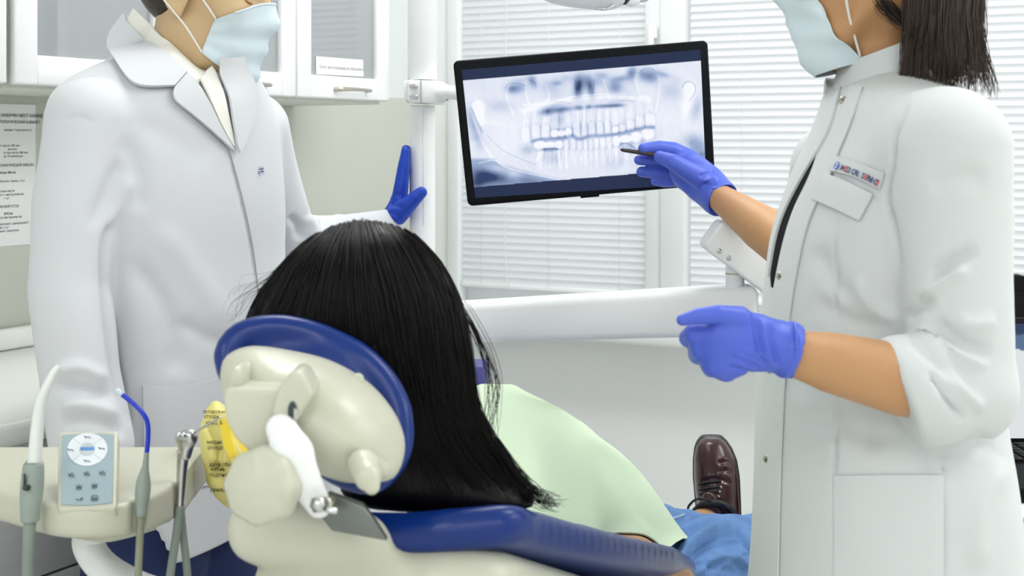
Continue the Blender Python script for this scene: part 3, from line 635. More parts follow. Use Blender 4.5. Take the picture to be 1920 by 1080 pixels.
for y in (161, 181): ptube('clamp_screw', [(768,y,PD-.052,3.2),(779,y,PD-.055,4.2),(783,y,PD-.055,4.8)], steel, cl, 10)
ptube('monitor_arm', [(820,173,PD-.03,17),(840,174,PD-.06,14),(858,175,PD-.12,13),(960,190,MD+.10,13),(1080,220,MD+.06,13)], unit_white, un, 16)
prism('monitor_mount', [(1040,180),(1140,175),(1145,275),(1046,282)], MD+.034, .03, black_matt, un, .004)
ptube('cable', [(838,187,PD-.07,1.6),(848,183,PD-.1,1.8),(862,188,PD-.14,1.6)], black_matt, un, 8)
# base body of the unit; the carton stands on it
ub_ = box('unit_body', (xc-.16, 2.42, 0), (.285, 0, 0), (0, .5, 0), (0, 0, .86), unit_white, un, .03, 4)
# swing arm: tapered box from the column to the joint on the right
def arm_box(name, A, B, parent, mat, th=.075, bev=.012):             # A, B: (x, ytop, ybottom, d)
    c = []
    for x, yt, yb, d in (A, B):
        for dy in (0, th): c += [P(x, yt, d)+np.array([0, dy, 0]), P(x, yb, d)+np.array([0, dy, 0])]
    a0, b0, a1, b1 = c[0], c[1], c[2], c[3]; e0, f0, e1, f1 = c[4], c[5], c[6], c[7]
    return box8(name, [a0, e0, e1, a1, b0, f0, f1, b1], mat, parent, bev, 4)
arm_box('swing_arm', (800,575,646,2.68), (1424,537,632,2.34), un, unit_white, .085, .014)
vcyl('joint_post', P(1379,500,2.38)[0], 2.385, zat(P(1379,540,2.385), 545), zat(P(1379,500,2.385), 485), px(17.5, 2.38), unit_white, un)
ring = vcyl('joint_ring', P(1379,500,2.38)[0], 2.385, zat(P(1379,512,2.385), 514), zat(P(1379,512,2.385), 511), px(18.2, 2.38), nickel, un, bev=0)
lift = prism('lift_arm', [(1352,417),(1362,414),(1700,640),(1660,720),(1327,470),(1322,460)], 2.33, .08, unit_white, un, .008, seg=3)
for x, y in ((1349,471),(1367,484)): disc('screw', P(x, y, 2.3305), (0, -1, 0), px(5, 2.33), .002, steel, lift, 14); 
for x, y in ((1349,471),(1367,484)): disc('screw_socket', P(x, y, 2.328), (0, -1, 0), px(2.4, 2.33), .0006, key_g, lift, 6)
# ------------------------------------------------------------------ operating light at the top edge
ol = thing('operating_light', 'white dental operating light just dipping in at the top of the picture', 'lamp', P(1110, 18, 2.3))
organic('lamp_head', union([ellipsoid(P(1100,-42,2.3), (.105,.10,.05)), ellipsoid(P(1135,-10,2.3), (.03,.04,.022))], .02), .004, unit_white, ol)
ptube('latch', [(1118,15,2.262,2),(1132,17,2.26,3),(1142,14,2.262,3),(1150,9,2.265,2)], chrome, ol, 8)
ptube('joint', [(1140,-8,2.27,15),(1165,-6,2.28,15),(1188,-8,2.3,14)], unit_white, ol, 16); ptube('joint_band', [(1166,-7,2.279,15.8),(1174,-7,2.283,15.8)], M('band_navy', (40,46,60), .4), ol, 20)
ptube('joint_end', [(1174,-6,2.284,16.2),(1184,-4,2.288,16.5),(1196,-6,2.29,14)], unit_white, ol, 16)
tube('lamp_arm', [P(1196,-8,2.29), P(1210,-120,2.35), P(1100,-280,2.5), np.array([xc, yc, 2.2])], .02, unit_white, ol, 14)
# ------------------------------------------------------------------ instrument tray on the right with laptop
TD = 2.0
tr = thing('instrument_tray', 'white instrument tray with keypad behind the woman, under the laptop', 'tray', P(1960, 1080, TD))
zt = .902
box('tray_body', (P(1760,960,TD)[0], TD-.12, zt-.09), (.5, 0, 0), (0, .42, 0), (0, 0, .09), unit_white, tr, .015, 3)
ptube('tray_stem', [(1660,690,2.37,34),(1740,800,2.35,34),(1830,1000,2.3,34),(1850,1060,2.25,34)], unit_white, tr, 16)
kp = Plane4(P(1888,970,TD-.122), P(2010,970,TD-.122), P(2010,1046,TD-.1225), P(1888,1046,TD-.1225))
slab('keypad', kp, 0, 1, 0, 1, .0, .004, keypad_m, tr, .001)
poly_on('key_ring', kp, [(.36+.30*math.cos(a), .5+.42*math.sin(a)) for a in np.linspace(0, 6.28, 28)[:-1]], .004, .0046, key_w, tr)
poly_on('key_centre', kp, [(.36+.12*math.cos(a), .5+.16*math.sin(a)) for a in np.linspace(0, 6.28, 20)[:-1]], .0046, .005, key_g, tr)
strokes_on('key_print', kp, [[(.10,.30),(.13,.36),(.17,.36)],[(.11,.72),(.15,.68),(.18,.74)],[(.30,.16),(.34,.2),(.4,.2)]], .0012, .0052, key_line, tr)
box('tray_skirt', (P(1770,960,TD)[0], TD-.11, zt-.14), (.46, 0, 0), (0, .4, 0), (0, 0, .05), cream, tr, .01, 2)
lp = thing('laptop', 'open black laptop behind the woman showing a white curve on blue', 'laptop', P(1940, 955, TD))
lx0 = P(1800,900,TD)[0]; lw = .36
box('base', (lx0, TD-.095, zt), (lw, 0, 0), (0, .28, 0), (0, 0, .022), black_pl, lp, .004)
lz = zat(P(1900,600,TD+.22), 597); b0 = zt+.012
sb = Plane4((lx0, TD+.235, lz), (lx0+lw, TD+.235, lz), (lx0+lw, TD+.19, b0), (lx0, TD+.19, b0))
slab('lid', sb, 0, 1, 0, 1, -.008, 0, black_pl, lp, .003)
gu, gv = np.meshgrid(np.linspace(0, 1, 90), np.linspace(0, 1, 70), indexing='ij')
R = np.ones((90, 70, 3))*np.array(lin((96,122,156))); 
R = R*(1-.35*(np.sin(gu*23)*np.sin(gv*17+gu*9) > .3)[..., None]); e1 = ((gu-.28)/.145)**2+((gv-.58)/.42)**2
R = np.where(((e1 > 1) & (gu > .27) & (gu < .82) & (gv > .18+.5*np.maximum(gu-.36, 0)))[..., None], np.array(lin((244,248,250))), R)
R = np.where((gv < .09)[..., None], np.array(lin((52,66,100))), R)
GL = np.stack([sb(.03+.94*a, .05+.87*b, .001) for a, b in zip(gu.ravel(), gv.ravel())]).reshape(90, 70, 3)
screen_obj('display', GL, R, screen_mat('screen_laptop', .8), lp)
slab('hinge_badge', sb, .30, .56, .955, .99, 0, .001, M('silver_sticker', (176,182,186), .3, metal=.6), lp)
kb = np.array([lx0, TD-.045, zt+.0222])
box('keyboard_bed', kb+np.array([.012, .098, 0]), (lw-.024, 0, 0), (0, .125, 0), (0, 0, .001), black_matt, lp)
box('touch_pad', kb+np.array([.12, .012, 0]), (.11, 0, 0), (0, .07, 0), (0, 0, .0006), M('pad_grey', (48,52,66), .35), lp)
kme = None
for r_ in range(6):
    for c_ in range(16):
        at = kb+np.array([.015+c_*.0206, .102+r_*.0200, .001])
        if kme is None: ko = box('key', at, (.0175, 0, 0), (0, .0165, 0), (0, 0, .0035), black_pl, lp, .0012, 1); kme = ko; k0 = at
        else: q = kme.copy(); sc.collection.objects.link(q); q.location = Vector(at-k0)
bx_ = thing('black_box', 'small black box on the window sill beyond the laptop', 'box', P(1895, 600, 3.42))
zs_ = ZA-.02; xx = P(1868,600,3.44)[0]; box('body', (xx, 3.40, zs_), (.062, 0, 0), (0, .06, 0), (0, 0, zat(P(1900,515,3.42), 516)-zs_), black_matt, bx_, .006)
box('front', (xx+.004, 3.396, zs_+.02), (.052, 0, 0), (0, .006, 0), (0, 0, .13), black_pl, bx_, .002)
# ------------------------------------------------------------------ assistant tray on the left with keypad and instruments
Xf = [P(x, y, d) for x, y, d in ((-160,930,1.66),(-60,930,1.60),(0,930,1.564),(90,955,1.508),(170,960,1.496),(250,950,1.518),(320,925,1.576),(365,900,1.638),(384,890,1.74))]
xs_ = np.array([q[0] for q in Xf]); ys_ = np.array([q[1] for q in Xf])
cq = catmull(np.c_[xs_, ys_], 80); TZ, TB = 1.004, .9635
def tray_sdf(X, Y, Z):
    yf = np.interp(X.ravel(), cq[:, 0], cq[:, 1]).reshape(X.shape); yf = yf+np.maximum(X-xs_[-1], 0)*8
    ztop = TZ+(Y-1.5)*.04; zb = TB+np.clip((Y-yf-.05)*.06, 0, .02)
    d = smax(yf-Y, Y-1.76, .02); d = smax(d, Z-ztop, .012); return smax(d, zb-Z+np.clip((.03-(Y-yf))*.25, 0, .01), .012)
tray_sdf.box = (np.array([xs_[0], 1.44, TB-.01]), np.array([xs_[-1]+.03, 1.78, TZ+.03]))
for x, y, d, r in ((57,905,1.515,22),(266,915,1.53,15),(342,905,1.60,13)):
    q = P(x, y, d); tray_sdf_ = cut(tray_sdf, chain([(q[0], q[1]-.12, .9), (q[0], q[1]-.12, 1.1)], [px(r, d)]*2), .004); 
    a = cut(tray_sdf_, (lambda q, rr: (lambda f: f)(lambda X, Y, Z: np.maximum(np.maximum(np.abs(X-q[0])-rr, Y-q[1]), -(Y-q[1]+.2))))(q, px(r, d)), .005)
    a = cut(a, chain([(q[0], q[1], .9), (q[0], q[1], 1.1)], [px(r, d)]*2), .005); b_ = tray_sdf.box; tray_sdf = a; tray_sdf.box = b_
at_ = thing('assistant_tray', 'cream assistant instrument tray with a light-blue keypad at the lower left', 'tray', P(150, 1005, 1.55))
organic('tray_body', tray_sdf, .003, cream, at_, 2)
ptube('support_tube', [(185,985,1.62,30),(165,1015,1.62,30),(190,1060,1.62,30),(250,1100,1.65,32),(330,1130,1.75,34),(520,1200,1.9,36)], unit_white, at_, 18)
ptube('tray_underside', [(130,985,1.60,20),(200,992,1.59,24),(290,975,1.60,18)], cream, at_, 14)
kq = Plane4(P(109,809,1.60), P(221,807,1.60), P(218,953,1.497), P(107,957,1.497))
o = poly_on('keypad_housing', kq, rrect(6, .06, .72), 0, -.018, cream, at_); bevel(o, .004, 3)
kpl = poly_on('keypad', kq, [(.065+.87*u, .065+.87*v-.02*(1-(2*u-1)**2)*(1 if v < .5 else -1)) for u, v in [(k/9, 0) for k in range(10)]+[(1-k/9, 1) for k in range(10)]], 0, .0012, keypad_m, at_)
def ell(cu, cv, ru, rv, n=36): return [(cu+ru*math.cos(a), cv+rv*math.sin(a)) for a in np.linspace(0, 2*math.pi, n, endpoint=False)]
poly_on('key_ring', kq, ell(.50,.26,.335,.215), .0012, .0018, key_w, kpl); 
strokes_on('key_divider', kq, [[(.50+.335*math.cos(a)*r, .26+.215*math.sin(a)*r) for r in (.45, 1)] for a in (.75, 2.39, 3.89, 5.53)], .0009, .0019, key_g, kpl)
poly_on('key_centre', kq, ell(.50,.26,.13,.085), .0018, .0022, key_g, kpl)
slab('key_badge', kq, .385, .615, .238, .278, .0022, .0026, brand_b, kpl)
ic = lambda u, v: [[(u-.055, v-.015), (u-.03, v+.005), (u+.015, v), (u+.055, v+.02)], [(u-.03, v-.005), (u-.02, v+.012)]]
icons = ic(.50,.10)+ic(.22,.265)+ic(.74,.255)+ic(.50,.415)
for u, v in ((.24,.585),(.50,.575),(.76,.57)): icons += ic(u, v)+[[(u-.05, v+.012), (u, v+.022), (u+.05, v+.035)], [(u-.02, v-.02), (u+.03, v-.012)]]
for u, v in ((.37,.745),(.63,.735)): icons += [[(u-.045, v-.025), (u-.028, v+.028), (u+.03, v+.028), (u+.048, v-.025)], [(u, v-.035), (u, v+.01)], [(u-.018, v-.01), (u-.012, v+.015)], [(u+.018, v-.01), (u+.012, v+.015)]]
icons += [[(.32,.885),(.34,.9),(.38,.9)],[(.39,.9),(.42,.875),(.44,.88),(.42,.9),(.395,.902)],[(.58,.88),(.60,.855),(.64,.848),(.68,.858),(.70,.88),(.58,.88)],[(.575,.897),(.70,.897)],[(.575,.908),(.70,.908)]]
strokes_on('key_print', kq, icons, .0011, .0024, key_line, kpl)
text('key_print', 'SINOL', kq(.5, .272, .003), kq(1, .3)-kq(0, .3), kq(.5, 0)-kq(.5, 1), .0042, key_w, kpl, 'CENTER') if False else None
sg_ = thing('suction_handle', 'wide milky suction tip in a grey-green handle, leftmost on the tray', 'suction', P(56, 975, 1.5))
ptube('handle', [(63,866,1.515,14),(63,872,1.515,19),(61,900,1.51,21),(59,925,1.505,21),(57,950,1.50,19),(56,976,1.50,17)], sage, sg_, 20)
ptube('tip', [(64,870,1.515,13),(67,835,1.52,12.5),(70,800,1.525,12),(76,755,1.53,10),(90,720,1.535,8.5),(100,700,1.54,7.5),(110,688,1.545,6)], clear_w, sg_, 16)
ptube('slider', [(46,888,1.497,2.5),(46,912,1.495,2.5)], M('slider_dark', (52,58,56), .5), sg_, 8); ptube('valve', [(47,914,1.49,6),(52,914,1.487,6.5)], M('slider_dark'), sg_, 12)
ptube('hose', [(56,972,1.50,12),(54,1020,1.5,11.5),(53,1090,1.52,11.5),(60,1180,1.56,11.5),(120,1260,1.65,11.5)], hose_m, sg_, 14)
se = thing('saliva_ejector', 'bent blue saliva ejector tube in a slim grey handle on the left tray', 'suction', P(264, 970, 1.52))
ptube('handle', [(275,848,1.53,4.8),(273,872,1.53,6),(271,886,1.53,9),(269,905,1.53,13.5),(267,928,1.528,14),(265,948,1.526,11.5),(264,968,1.525,9.5)], sage, se, 18)
ptube('tube', [(275,850,1.53,4.6),(277.5,822,1.53,4.6),(277.5,800,1.53,4.6),(273,783,1.53,4.6),(262,768,1.53,4.6),(246,753,1.53,4.6),(228,739,1.53,4.6)], blue_tube, se, 12)
ptube('tube_tip', [(229,740,1.53,5.2),(224,736,1.53,6),(218,732,1.53,5)], M('clear_tip', (206,222,236), .15), se, 10)
ptube('hose', [(264,962,1.525,7.5),(262,1010,1.53,7.2),(259,1090,1.54,7.2),(262,1180,1.58,7.2),(290,1260,1.66,7.2)], M('khaki_hose', (142,146,124), .5), se, 12)
sy = thing('air_water_syringe', 'chrome air-water syringe with thin nozzle at the right end of the left tray', 'syringe', P(336, 950, 1.6))
ptube('body', [(344,845,1.60,12.5),(341,880,1.60,10),(339,915,1.60,8.5),(337,950,1.60,7)], steel, sy, 16)
organic('head', union([pchain([(338,822,1.60,10),(357,818,1.595,13)]), pchain([(352,824,1.6,16),(346,852,1.6,13)])], .008), .0015, steel, sy)
for x in (336, 345): disc('button', P(x, 817, 1.585), (-.2, -.8, .5), px(5, 1.6), .004, chrome, sy, 12, .001)
ptube('nozzle', [(360,812,1.595,4),(372,806,1.59,2.6),(392,795,1.58,2.2),(414,782,1.57,1.8)], chrome, sy, 8)
ptube('hose', [(337,948,1.60,8),(331,1000,1.6,8),(318,1090,1.6,8),(310,1200,1.65,8)], hose_m, sy, 12); ptube('hose', [(338,945,1.61,7.5),(343,1000,1.615,7.5),(352,1090,1.62,7.5),(350,1200,1.68,7.5)], hose_m, sy, 12)
# ------------------------------------------------------------------ dental chair
O = np.array([-.129, 1.305, 1.0535]); Bv = np.array([.983, -.183, .048]); Bv /= np.linalg.norm(Bv); Av = np.array([.187, .901, -.391]); Av -= Bv*(Av@Bv); Av /= np.linalg.norm(Av); Nv = np.cross(Bv, Av)
ch = thing('dental_chair', 'reclined dental chair with blue vinyl upholstery, cream shells and articulated headrest', 'dental chair', (.1, 1.9, 0))
def loc(X, Y, Z):
    x, y, z = X-O[0], Y-O[1], Z-O[2]
    return x*Av[0]+y*Av[1]+z*Av[2], x*Bv[0]+y*Bv[1]+z*Bv[2], x*Nv[0]+y*Nv[1]+z*Nv[2]
def half_w(a): return np.interp(a, [-.05, 0, .08, .25, .55, .75], [.122, .130, .142, .178, .236, .25])
def board(c0, c1, a0, a1, grow, k, dish=0):
    def f(a, b, c):
        hw = half_w(a.ravel()).reshape(a.shape)+grow
        cc = c-dish*(np.abs(b)/.15)**2.5*.03+dish*.012*np.exp(-((b-.02)/.06)**2)*np.exp(-(a/.1)**2)
        d = smax(np.abs(b)-hw, a0-a+.35*np.maximum(np.abs(b)-hw+.07, 0), k); d = smax(d, a-a1, k); return smax(d, np.abs(cc-(c0+c1)/2)-(c1-c0)/2, k)
    f.box = (np.array([-.06, -.29, -.17]), np.array([.78, .29, .05])); return f
B2W = lambda v: O+v[:, :1]*Av+v[:, 1:2]*Bv+v[:, 2:3]*Nv
def shell_raise(f0):                                                 # the shell end rises into a collar behind the headrest bracket
    g = chain([(-.012, -.105, -.02), (-.012, -.01, -.030)], [.034, .028]); f = union([f0, g], .03); f.box = f0.box; return f
organic('backrest_shell', shell_raise(board(-.15, -.028, .0, .72, -.004, .035)), .006, cream, ch, 3, to_world=B2W)
organic('backrest_cushion', board(-.036, .004, -.008, .74, .006, .022, .4), .005, blue_v, ch, 3, to_world=B2W)
S0, Dd = np.array([.04, 1.93, .66]), np.array([.40, .9, -.04]); Dd /= np.linalg.norm(Dd); Sd = np.array([Dd[1], -Dd[0], 0]); Sd /= np.linalg.norm(Sd); Sn = np.cross(Sd, Dd)
def seat_board(c0, c1, grow, k):
    def f(X, Y, Z):
        x, y, z = X-S0[0], Y-S0[1], Z-S0[2]; a = x*Dd[0]+y*Dd[1]+z*Dd[2]; b = x*Sd[0]+y*Sd[1]; c = x*Sn[0]+y*Sn[1]+z*Sn[2]
        hw = np.interp(a.ravel(), [0, .35, .55, .9], [.24, .24, .14, .10]).reshape(a.shape)+grow
        return smax(smax(np.abs(b)-hw, np.abs(a-.36)-.50, k), np.abs(c-(c0+c1)/2)-(c1-c0)/2, k)
    f.box = (np.array([-.3, 1.6, .45]), np.array([.75, 2.9, .75])); return f
organic('seat_shell', seat_board(-.15, -.05, -.01, .03), .008, cream, ch); organic('seat_cushion', seat_board(-.06, .0, .0, .025), .008, blue_v, ch)
box('pedestal', (.02, 1.95, .05), (.26, 0, 0), (0, .5, 0), (0, 0, .48), cream, ch, .04, 3); box('base_plate', (-.12, 1.8, 0), (.55, 0, 0), (0, .85, 0), (0, 0, .06), cream, ch, .02, 3)
# headrest
hd_out = [(405,668),(412,632),(448,603),(520,592),(600,606),(680,641),(735,692),(768,752),(776,805),(770,856),(748,893),(715,920),(660,915),(600,885),(530,830),(480,780),(430,730)]
hs = [(413,702),(424,668),(468,649),(540,656),(620,676),(690,716),(735,766),(757,815),(757,858),(738,896),(700,905),(650,905),(600,890),(540,860),(480,815),(440,775),(418,738)]
def hdep(x, y): return 1.245-(y-760)*.00022+(x-590)*.00006
def smooth_closed(p, n): q = np.array(list(p[-2:])+list(p)+list(p[:3]), float); c = catmull(q, n*4); i0, i1 = int(n*4*2/(len(q)-1)), int(n*4*(2+len(p))/(len(q)-1)); return resample(c[i0:i1+1], n+1)[:-1]
ho = smooth_closed(hd_out, 60); hi = smooth_closed(hs, 72)
mid = [(x+(600-x)*27/max(math.hypot(x-600, y-770), 60), y+(770-y)*27/max(math.hypot(x-600, y-770), 60)) for x, y in ho]; cpts = [P(x, y, hdep(x, y)+.028) for x, y in mid]; cpts.append(cpts[0])
rim = chain(cpts, [px(27, 1.26)]*len(cpts)); core = chain([P(x, y, hdep(x, y)+.045) for x, y in ((500,690),(600,740),(690,820))], [.035, .05, .035], ((0, 1, 0), .5))
hc, _ = organic('headrest_cushion', union([rim, core], .01), .004, blue_v, ch, 2)
rings = []
cx0, cy0 = 585, 775
for s in np.linspace(1, 0, 15):
    bz = .050*(1-s**2.6); rings.append([P(cx0+(x-cx0)*s, cy0+(y-cy0)*s, hdep(x*s+cx0*(1-s), y*s+cy0*(1-s))+.004-bz) for x, y in hi])
back = [[P(cx0+(x-cx0)*1.0, cy0+(y-cy0)*1.0, hdep(x, y)+.03) for x, y in hi]]
G = np.array(back+rings); fs = [tuple(q) for q in grid_faces(len(G), 72, cv=True)]
hsh = fixn(mk('headrest_shell', G.reshape(-1, 3), fs, cream, ch, True))
HD = 1.19
prism('hinge_block', [(417,742),(425,728),(520,730),(540,745),(532,790),(520,830),(505,862),(470,850),(440,822),(424,790)], HD-.012, .07, cream, ch, .012, seg=3)
prism('hinge_lug', [(428,690),(452,690),(458,738),(424,740)], HD, .05, cream, ch, .006, (0, 0))
lug = prism('hinge_lug', [(545,697),(566,697),(588,740),(552,796),(518,798),(508,770),(520,730)], HD-.02, .05, cream, ch, .007, seg=3)
a = np.linspace(0, 2*np.pi, 24, endpoint=False); c_ = np.array([(548+8.5*math.cos(t), 772+19*math.sin(t)) for t in a])
prism('lug_hole', c_, HD-.0215, .004, M('dark_bore', (46,58,62), .35), lug, 0); prism('bore_pin', [(551,765),(557,768),(557,784),(551,788)], HD-.0222, .002, steel, lug, 0)
organic('link_arm', union([pchain([(528,805,HD-.02,30),(548,850,HD-.025,38)], ((0, 1, 0), .6)), pchain([(548,850,HD-.025,38),(572,905,HD-.025,32),(598,948,HD-.02,24)], ((0, 1, 0), .6))], .006), .0025, unit_white, ch)
# faceted clamping knob
kc = P(488, 912, HD-.035); t = np.linspace(0, 2*np.pi, 48, endpoint=False); kr = 1+.035*np.cos(t*8)
kn = np.array([-.30, -.93, .1]); kn /= np.linalg.norm(kn); ka = np.cross(kn, [0, 0, 1]); ka /= np.linalg.norm(ka); kb_ = np.cross(ka, kn)
prof = [(.0, .0), (.026, .0), (.031, .004), (.0325, .012), (.031, .024), (.027, .029), (.0, .030)]
G = np.array([[kc+kn*(h_-.02)+(ka*np.cos(q)+kb_*np.sin(q))*r_*(w_ if .02 < r_ else 1) for q, w_ in zip(t, kr)] for r_, h_ in prof])
fixn(mk('clamping_knob', G.reshape(-1, 3), grid_faces(len(prof), 48, cv=True), cream, ch, True))
ptube('link_bolt', [(592,946,HD-.045,16),(606,946,HD-.05,15)], steel, ch, 6, 4); ptube('link_pin', [(604,944,HD-.04,12),(622,942,HD-.03,12)], nickel, ch, 14); ptube('link_pin', [(612,956,HD-.05,6),(632,958,HD-.05,6)], chrome, ch, 12)
prism('bracket_plate', [(614,925),(680,948),(700,975),(726,1015),(622,996),(600,968)], HD+.005, .012, M('dark_steel', (118,122,120), .35, metal=.9, noise=.12, nscale=30), ch, .0015, (-.0001, 0))
organic('headrest_lever', union([pchain([(676,868,HD+.0,24),(690,895,HD-.02,26),(697,912,HD-.025,16)]), pchain([(690,875,HD-.0,22),(716,880,HD+.01,16)])], .012), .0025, cream, ch)
disc('shell_screw_cap', cast(BVHTree.FromPolygons([v[:] for v in (np.array([q.co for q in hsh.data.vertices])+wloc(ch)).tolist()], [p.vertices[:] for p in hsh.data.polygons]), 671, 711, 1.2)[0], (.2, -1, .2), px(12, 1.2), .002, cream, ch, 20)
# ------------------------------------------------------------------ carton on the unit, yellow bag
cb = thing('carton', 'small violet-blue carton standing behind the patient', 'box', P(890, 735, 2.5))
q0 = np.array([P(850,735,2.5)[0], 2.47, .8605]); hgt = zat(P(890,680,2.5), 683)-.8605
body_c = box('carton_body', q0, (px(58, 2.5), .0, 0), (px(8, 2.5), .09, 0), (0, 0, hgt), carton, cb, .001)
box('carton_front', q0+np.array([.0, -.0012, 0]), (px(57.5, 2.5), 0, 0), (0, .001, 0), (0, 0, hgt*.72), carton_d, cb)
text('print', 'BOX', q0+np.array([px(30, 2.5), -.0016, hgt*.35]), (1, 0, 0), (0, 0, 1), .008, brand_r, cb) if False else None
pw = box('white_pack', (P(912,735,2.55)[0], 2.56, .8605), (px(20, 2.55), 0, 0), (0, .05, 0), (0, 0, .035), paper, None, .003); setp(pw, 'small white pack beside the violet carton', 'box')
yb = thing('yellow_bag', 'crumpled yellow plastic waste bag with black print behind the headrest', 'bag', P(425, 950, 1.72))
yo, ybv = organic('bag', slices([(752,392,408,1.72,.006),(764,381,420,1.72,.02),(800,376,450,1.715,.035),(850,382,475,1.71,.045),(900,388,480,1.71,.04),(930,405,470,1.715,.03),(951,424,447,1.72,.008)], 2.2), .0035, yellow, yb, 2, [([(385,790),(410,840),(400,900)], 7, -.006), ([(420,770),(440,830),(455,900)], 7, .006), ([(395,870),(430,900),(440,940)], 6, -.005), ([(430,800),(460,850)], 8, -.006)], rough=[(.006, 90)])
patch('bag_fold', [(412,790),(422,840),(436,870)], [(436,785),(458,835),(470,880)], ybv, yellow_d, yb, .002, .002, 12, 6, 1.7)
pl = Plane4(*[cast(ybv, x, y, 1.7)[0]+np.array([0, -.004, 0]) for x, y in ((388,775),(412,775),(425,920),(400,920))])
ink_k = M('bag_print', (66,58,22), .7)
for k, (v, s) in enumerate([(.03,'осторожно'),(.09,'отходы'),(.16,'класс Б'),(.40,'медицинские'),(.47,'отходы'),(.66,'дата сбора'),(.72,'кабинет'),(.79,'подпись'),(.97,'утилизация')]):
    yy = 772+v*150; xx = 383+v*14; r0, r1 = (cast(ybv, x, yy, 1.7) for x in (xx+2, xx+24)); text('print', s, r0[0]+r0[1]*.003+np.array([0, -.002, 0]), r1[0]-r0[0], (0, 0, 1), .0062, ink_k, yb, bold=.02)
strokes_on('print_rule', pl, [[(.2+.12*k, .52), (.24+.12*k, .64)] for k in range(6)]+[[(.3+.1*k, .82), (.36+.1*k, .93)] for k in range(6)], .0009, .0012, ink_k, yb)
# ------------------------------------------------------------------ patient
pt = thing('person', 'patient with long black hair lying back in the dental chair, under a mint bib', 'person', (.1, 1.9, .66))
body = union([chain([P(690,610,1.43), P(690,660,1.42)], [.085, .075]), chain([P(700,700,1.44), P(780,820,1.50)], [.05, .055]), chain([P(800,860,1.55), P(960,965,1.72), P(1150,1075,1.98)], [.06, .07, .08]),
    chain([P(980,1012,1.53), P(1100,1046,1.64), P(1190,1056,1.75), P(1262,1100,1.86)], [.03, .03, .034, .032]), chain([P(860,800,1.75), P(1000,900,2.0), P(1100,960,2.1)], [.045, .04, .035]), chain([P(1320,985,2.5), P(1335,965,2.56), P(1345,960,2.58)], [.03, .028, .028])], .02)
organic('body', body, .006, skin_f, pt, 2)
hair_rows = [(417,655,705,1.43,.012),(424,632,735,1.43,.035),(440,600,766,1.43,.06),(470,553,797,1.43,.085),(510,514,832,1.43,.10),(560,478,862,1.43,.108),(610,456,880,1.43,.11),(660,466,889,1.43,.108),(720,515,893,1.43,.10),(780,600,905,1.42,.085),(830,640,924,1.41,.07),(880,650,952,1.40,.06),(915,630,985,1.39,.05),(940,660,1012,1.385,.04),(952,690,1000,1.38,.02)]
hf = slices(hair_rows, 2.1)
_, hbv = organic('hair', hf, .005, hair_b, pt, 2)
def hg(pts, off=.0015): 
    out = []
    for x, y in catmull(pts, 14):
        r = cast(hbv, x, y); last = r if r is not None else None
        out.append(r[0]+r[1]*off if r is not None else None)
    k = [i for i, q in enumerate(out) if q is not None]
    for i in range(len(out)):
        if out[i] is None: j = min(k, key=lambda t: abs(t-i)); x, y = catmull(pts, 14)[i]; out[i] = P(x, y, out[j][1])
    return np.array(out)
GS = [hg(g) for g in ([(590,448),(560,470),(505,530),(470,590),(470,640)],[(622,432),(575,475),(540,540),(510,620),(500,690)],[(648,424),(620,480),(600,560),(590,640),(600,720)],[(668,420),(668,480),(670,560),(680,650),(700,760),(740,900)],[(690,420),(706,480),(730,570),(750,680),(780,800),(840,940)],[(712,422),(745,480),(780,570),(800,690),(830,820),(910,930)],[(735,428),(780,480),(820,570),(840,690),(868,810),(960,935)],[(757,438),(808,485),(845,570),(866,690),(890,800),(1000,936)],[(775,450),(822,497),(862,580),(880,690),(905,790),(1018,938)])]
strands('hair_strands', GS, 2400, .0005, hair_s, pt, 18, .003)
FL = [np.array([P(*q) for q in g]) for g in ([(862,560,1.42),(893,620,1.42),(915,680,1.42),(922,760,1.42),(925,800,1.42)],[(870,590,1.40),(905,650,1.40),(928,720,1.40),(920,780,1.40),(915,830,1.40)],[(930,840,1.38),(985,905,1.38),(1025,935,1.37),(1050,939,1.37)],[(900,800,1.38),(950,890,1.38),(1000,930,1.37),(1035,950,1.37)])]
strands('hair_strands', FL[:2], 22, .0004, hair_s, pt, 16, .006); strands('hair_strands', FL[2:], 60, .0005, hair_s, pt, 16, .006)
FL = [np.array([P(*q) for q in g]) for g in ([(560,480,1.43),(500,500,1.43),(455,520,1.43),(430,560,1.43)],[(540,500,1.43),(490,540,1.43),(450,575,1.43),(440,600,1.43)])]
strands('hair_strands', FL, 14, .00025, hair_s, pt, 14, .008)
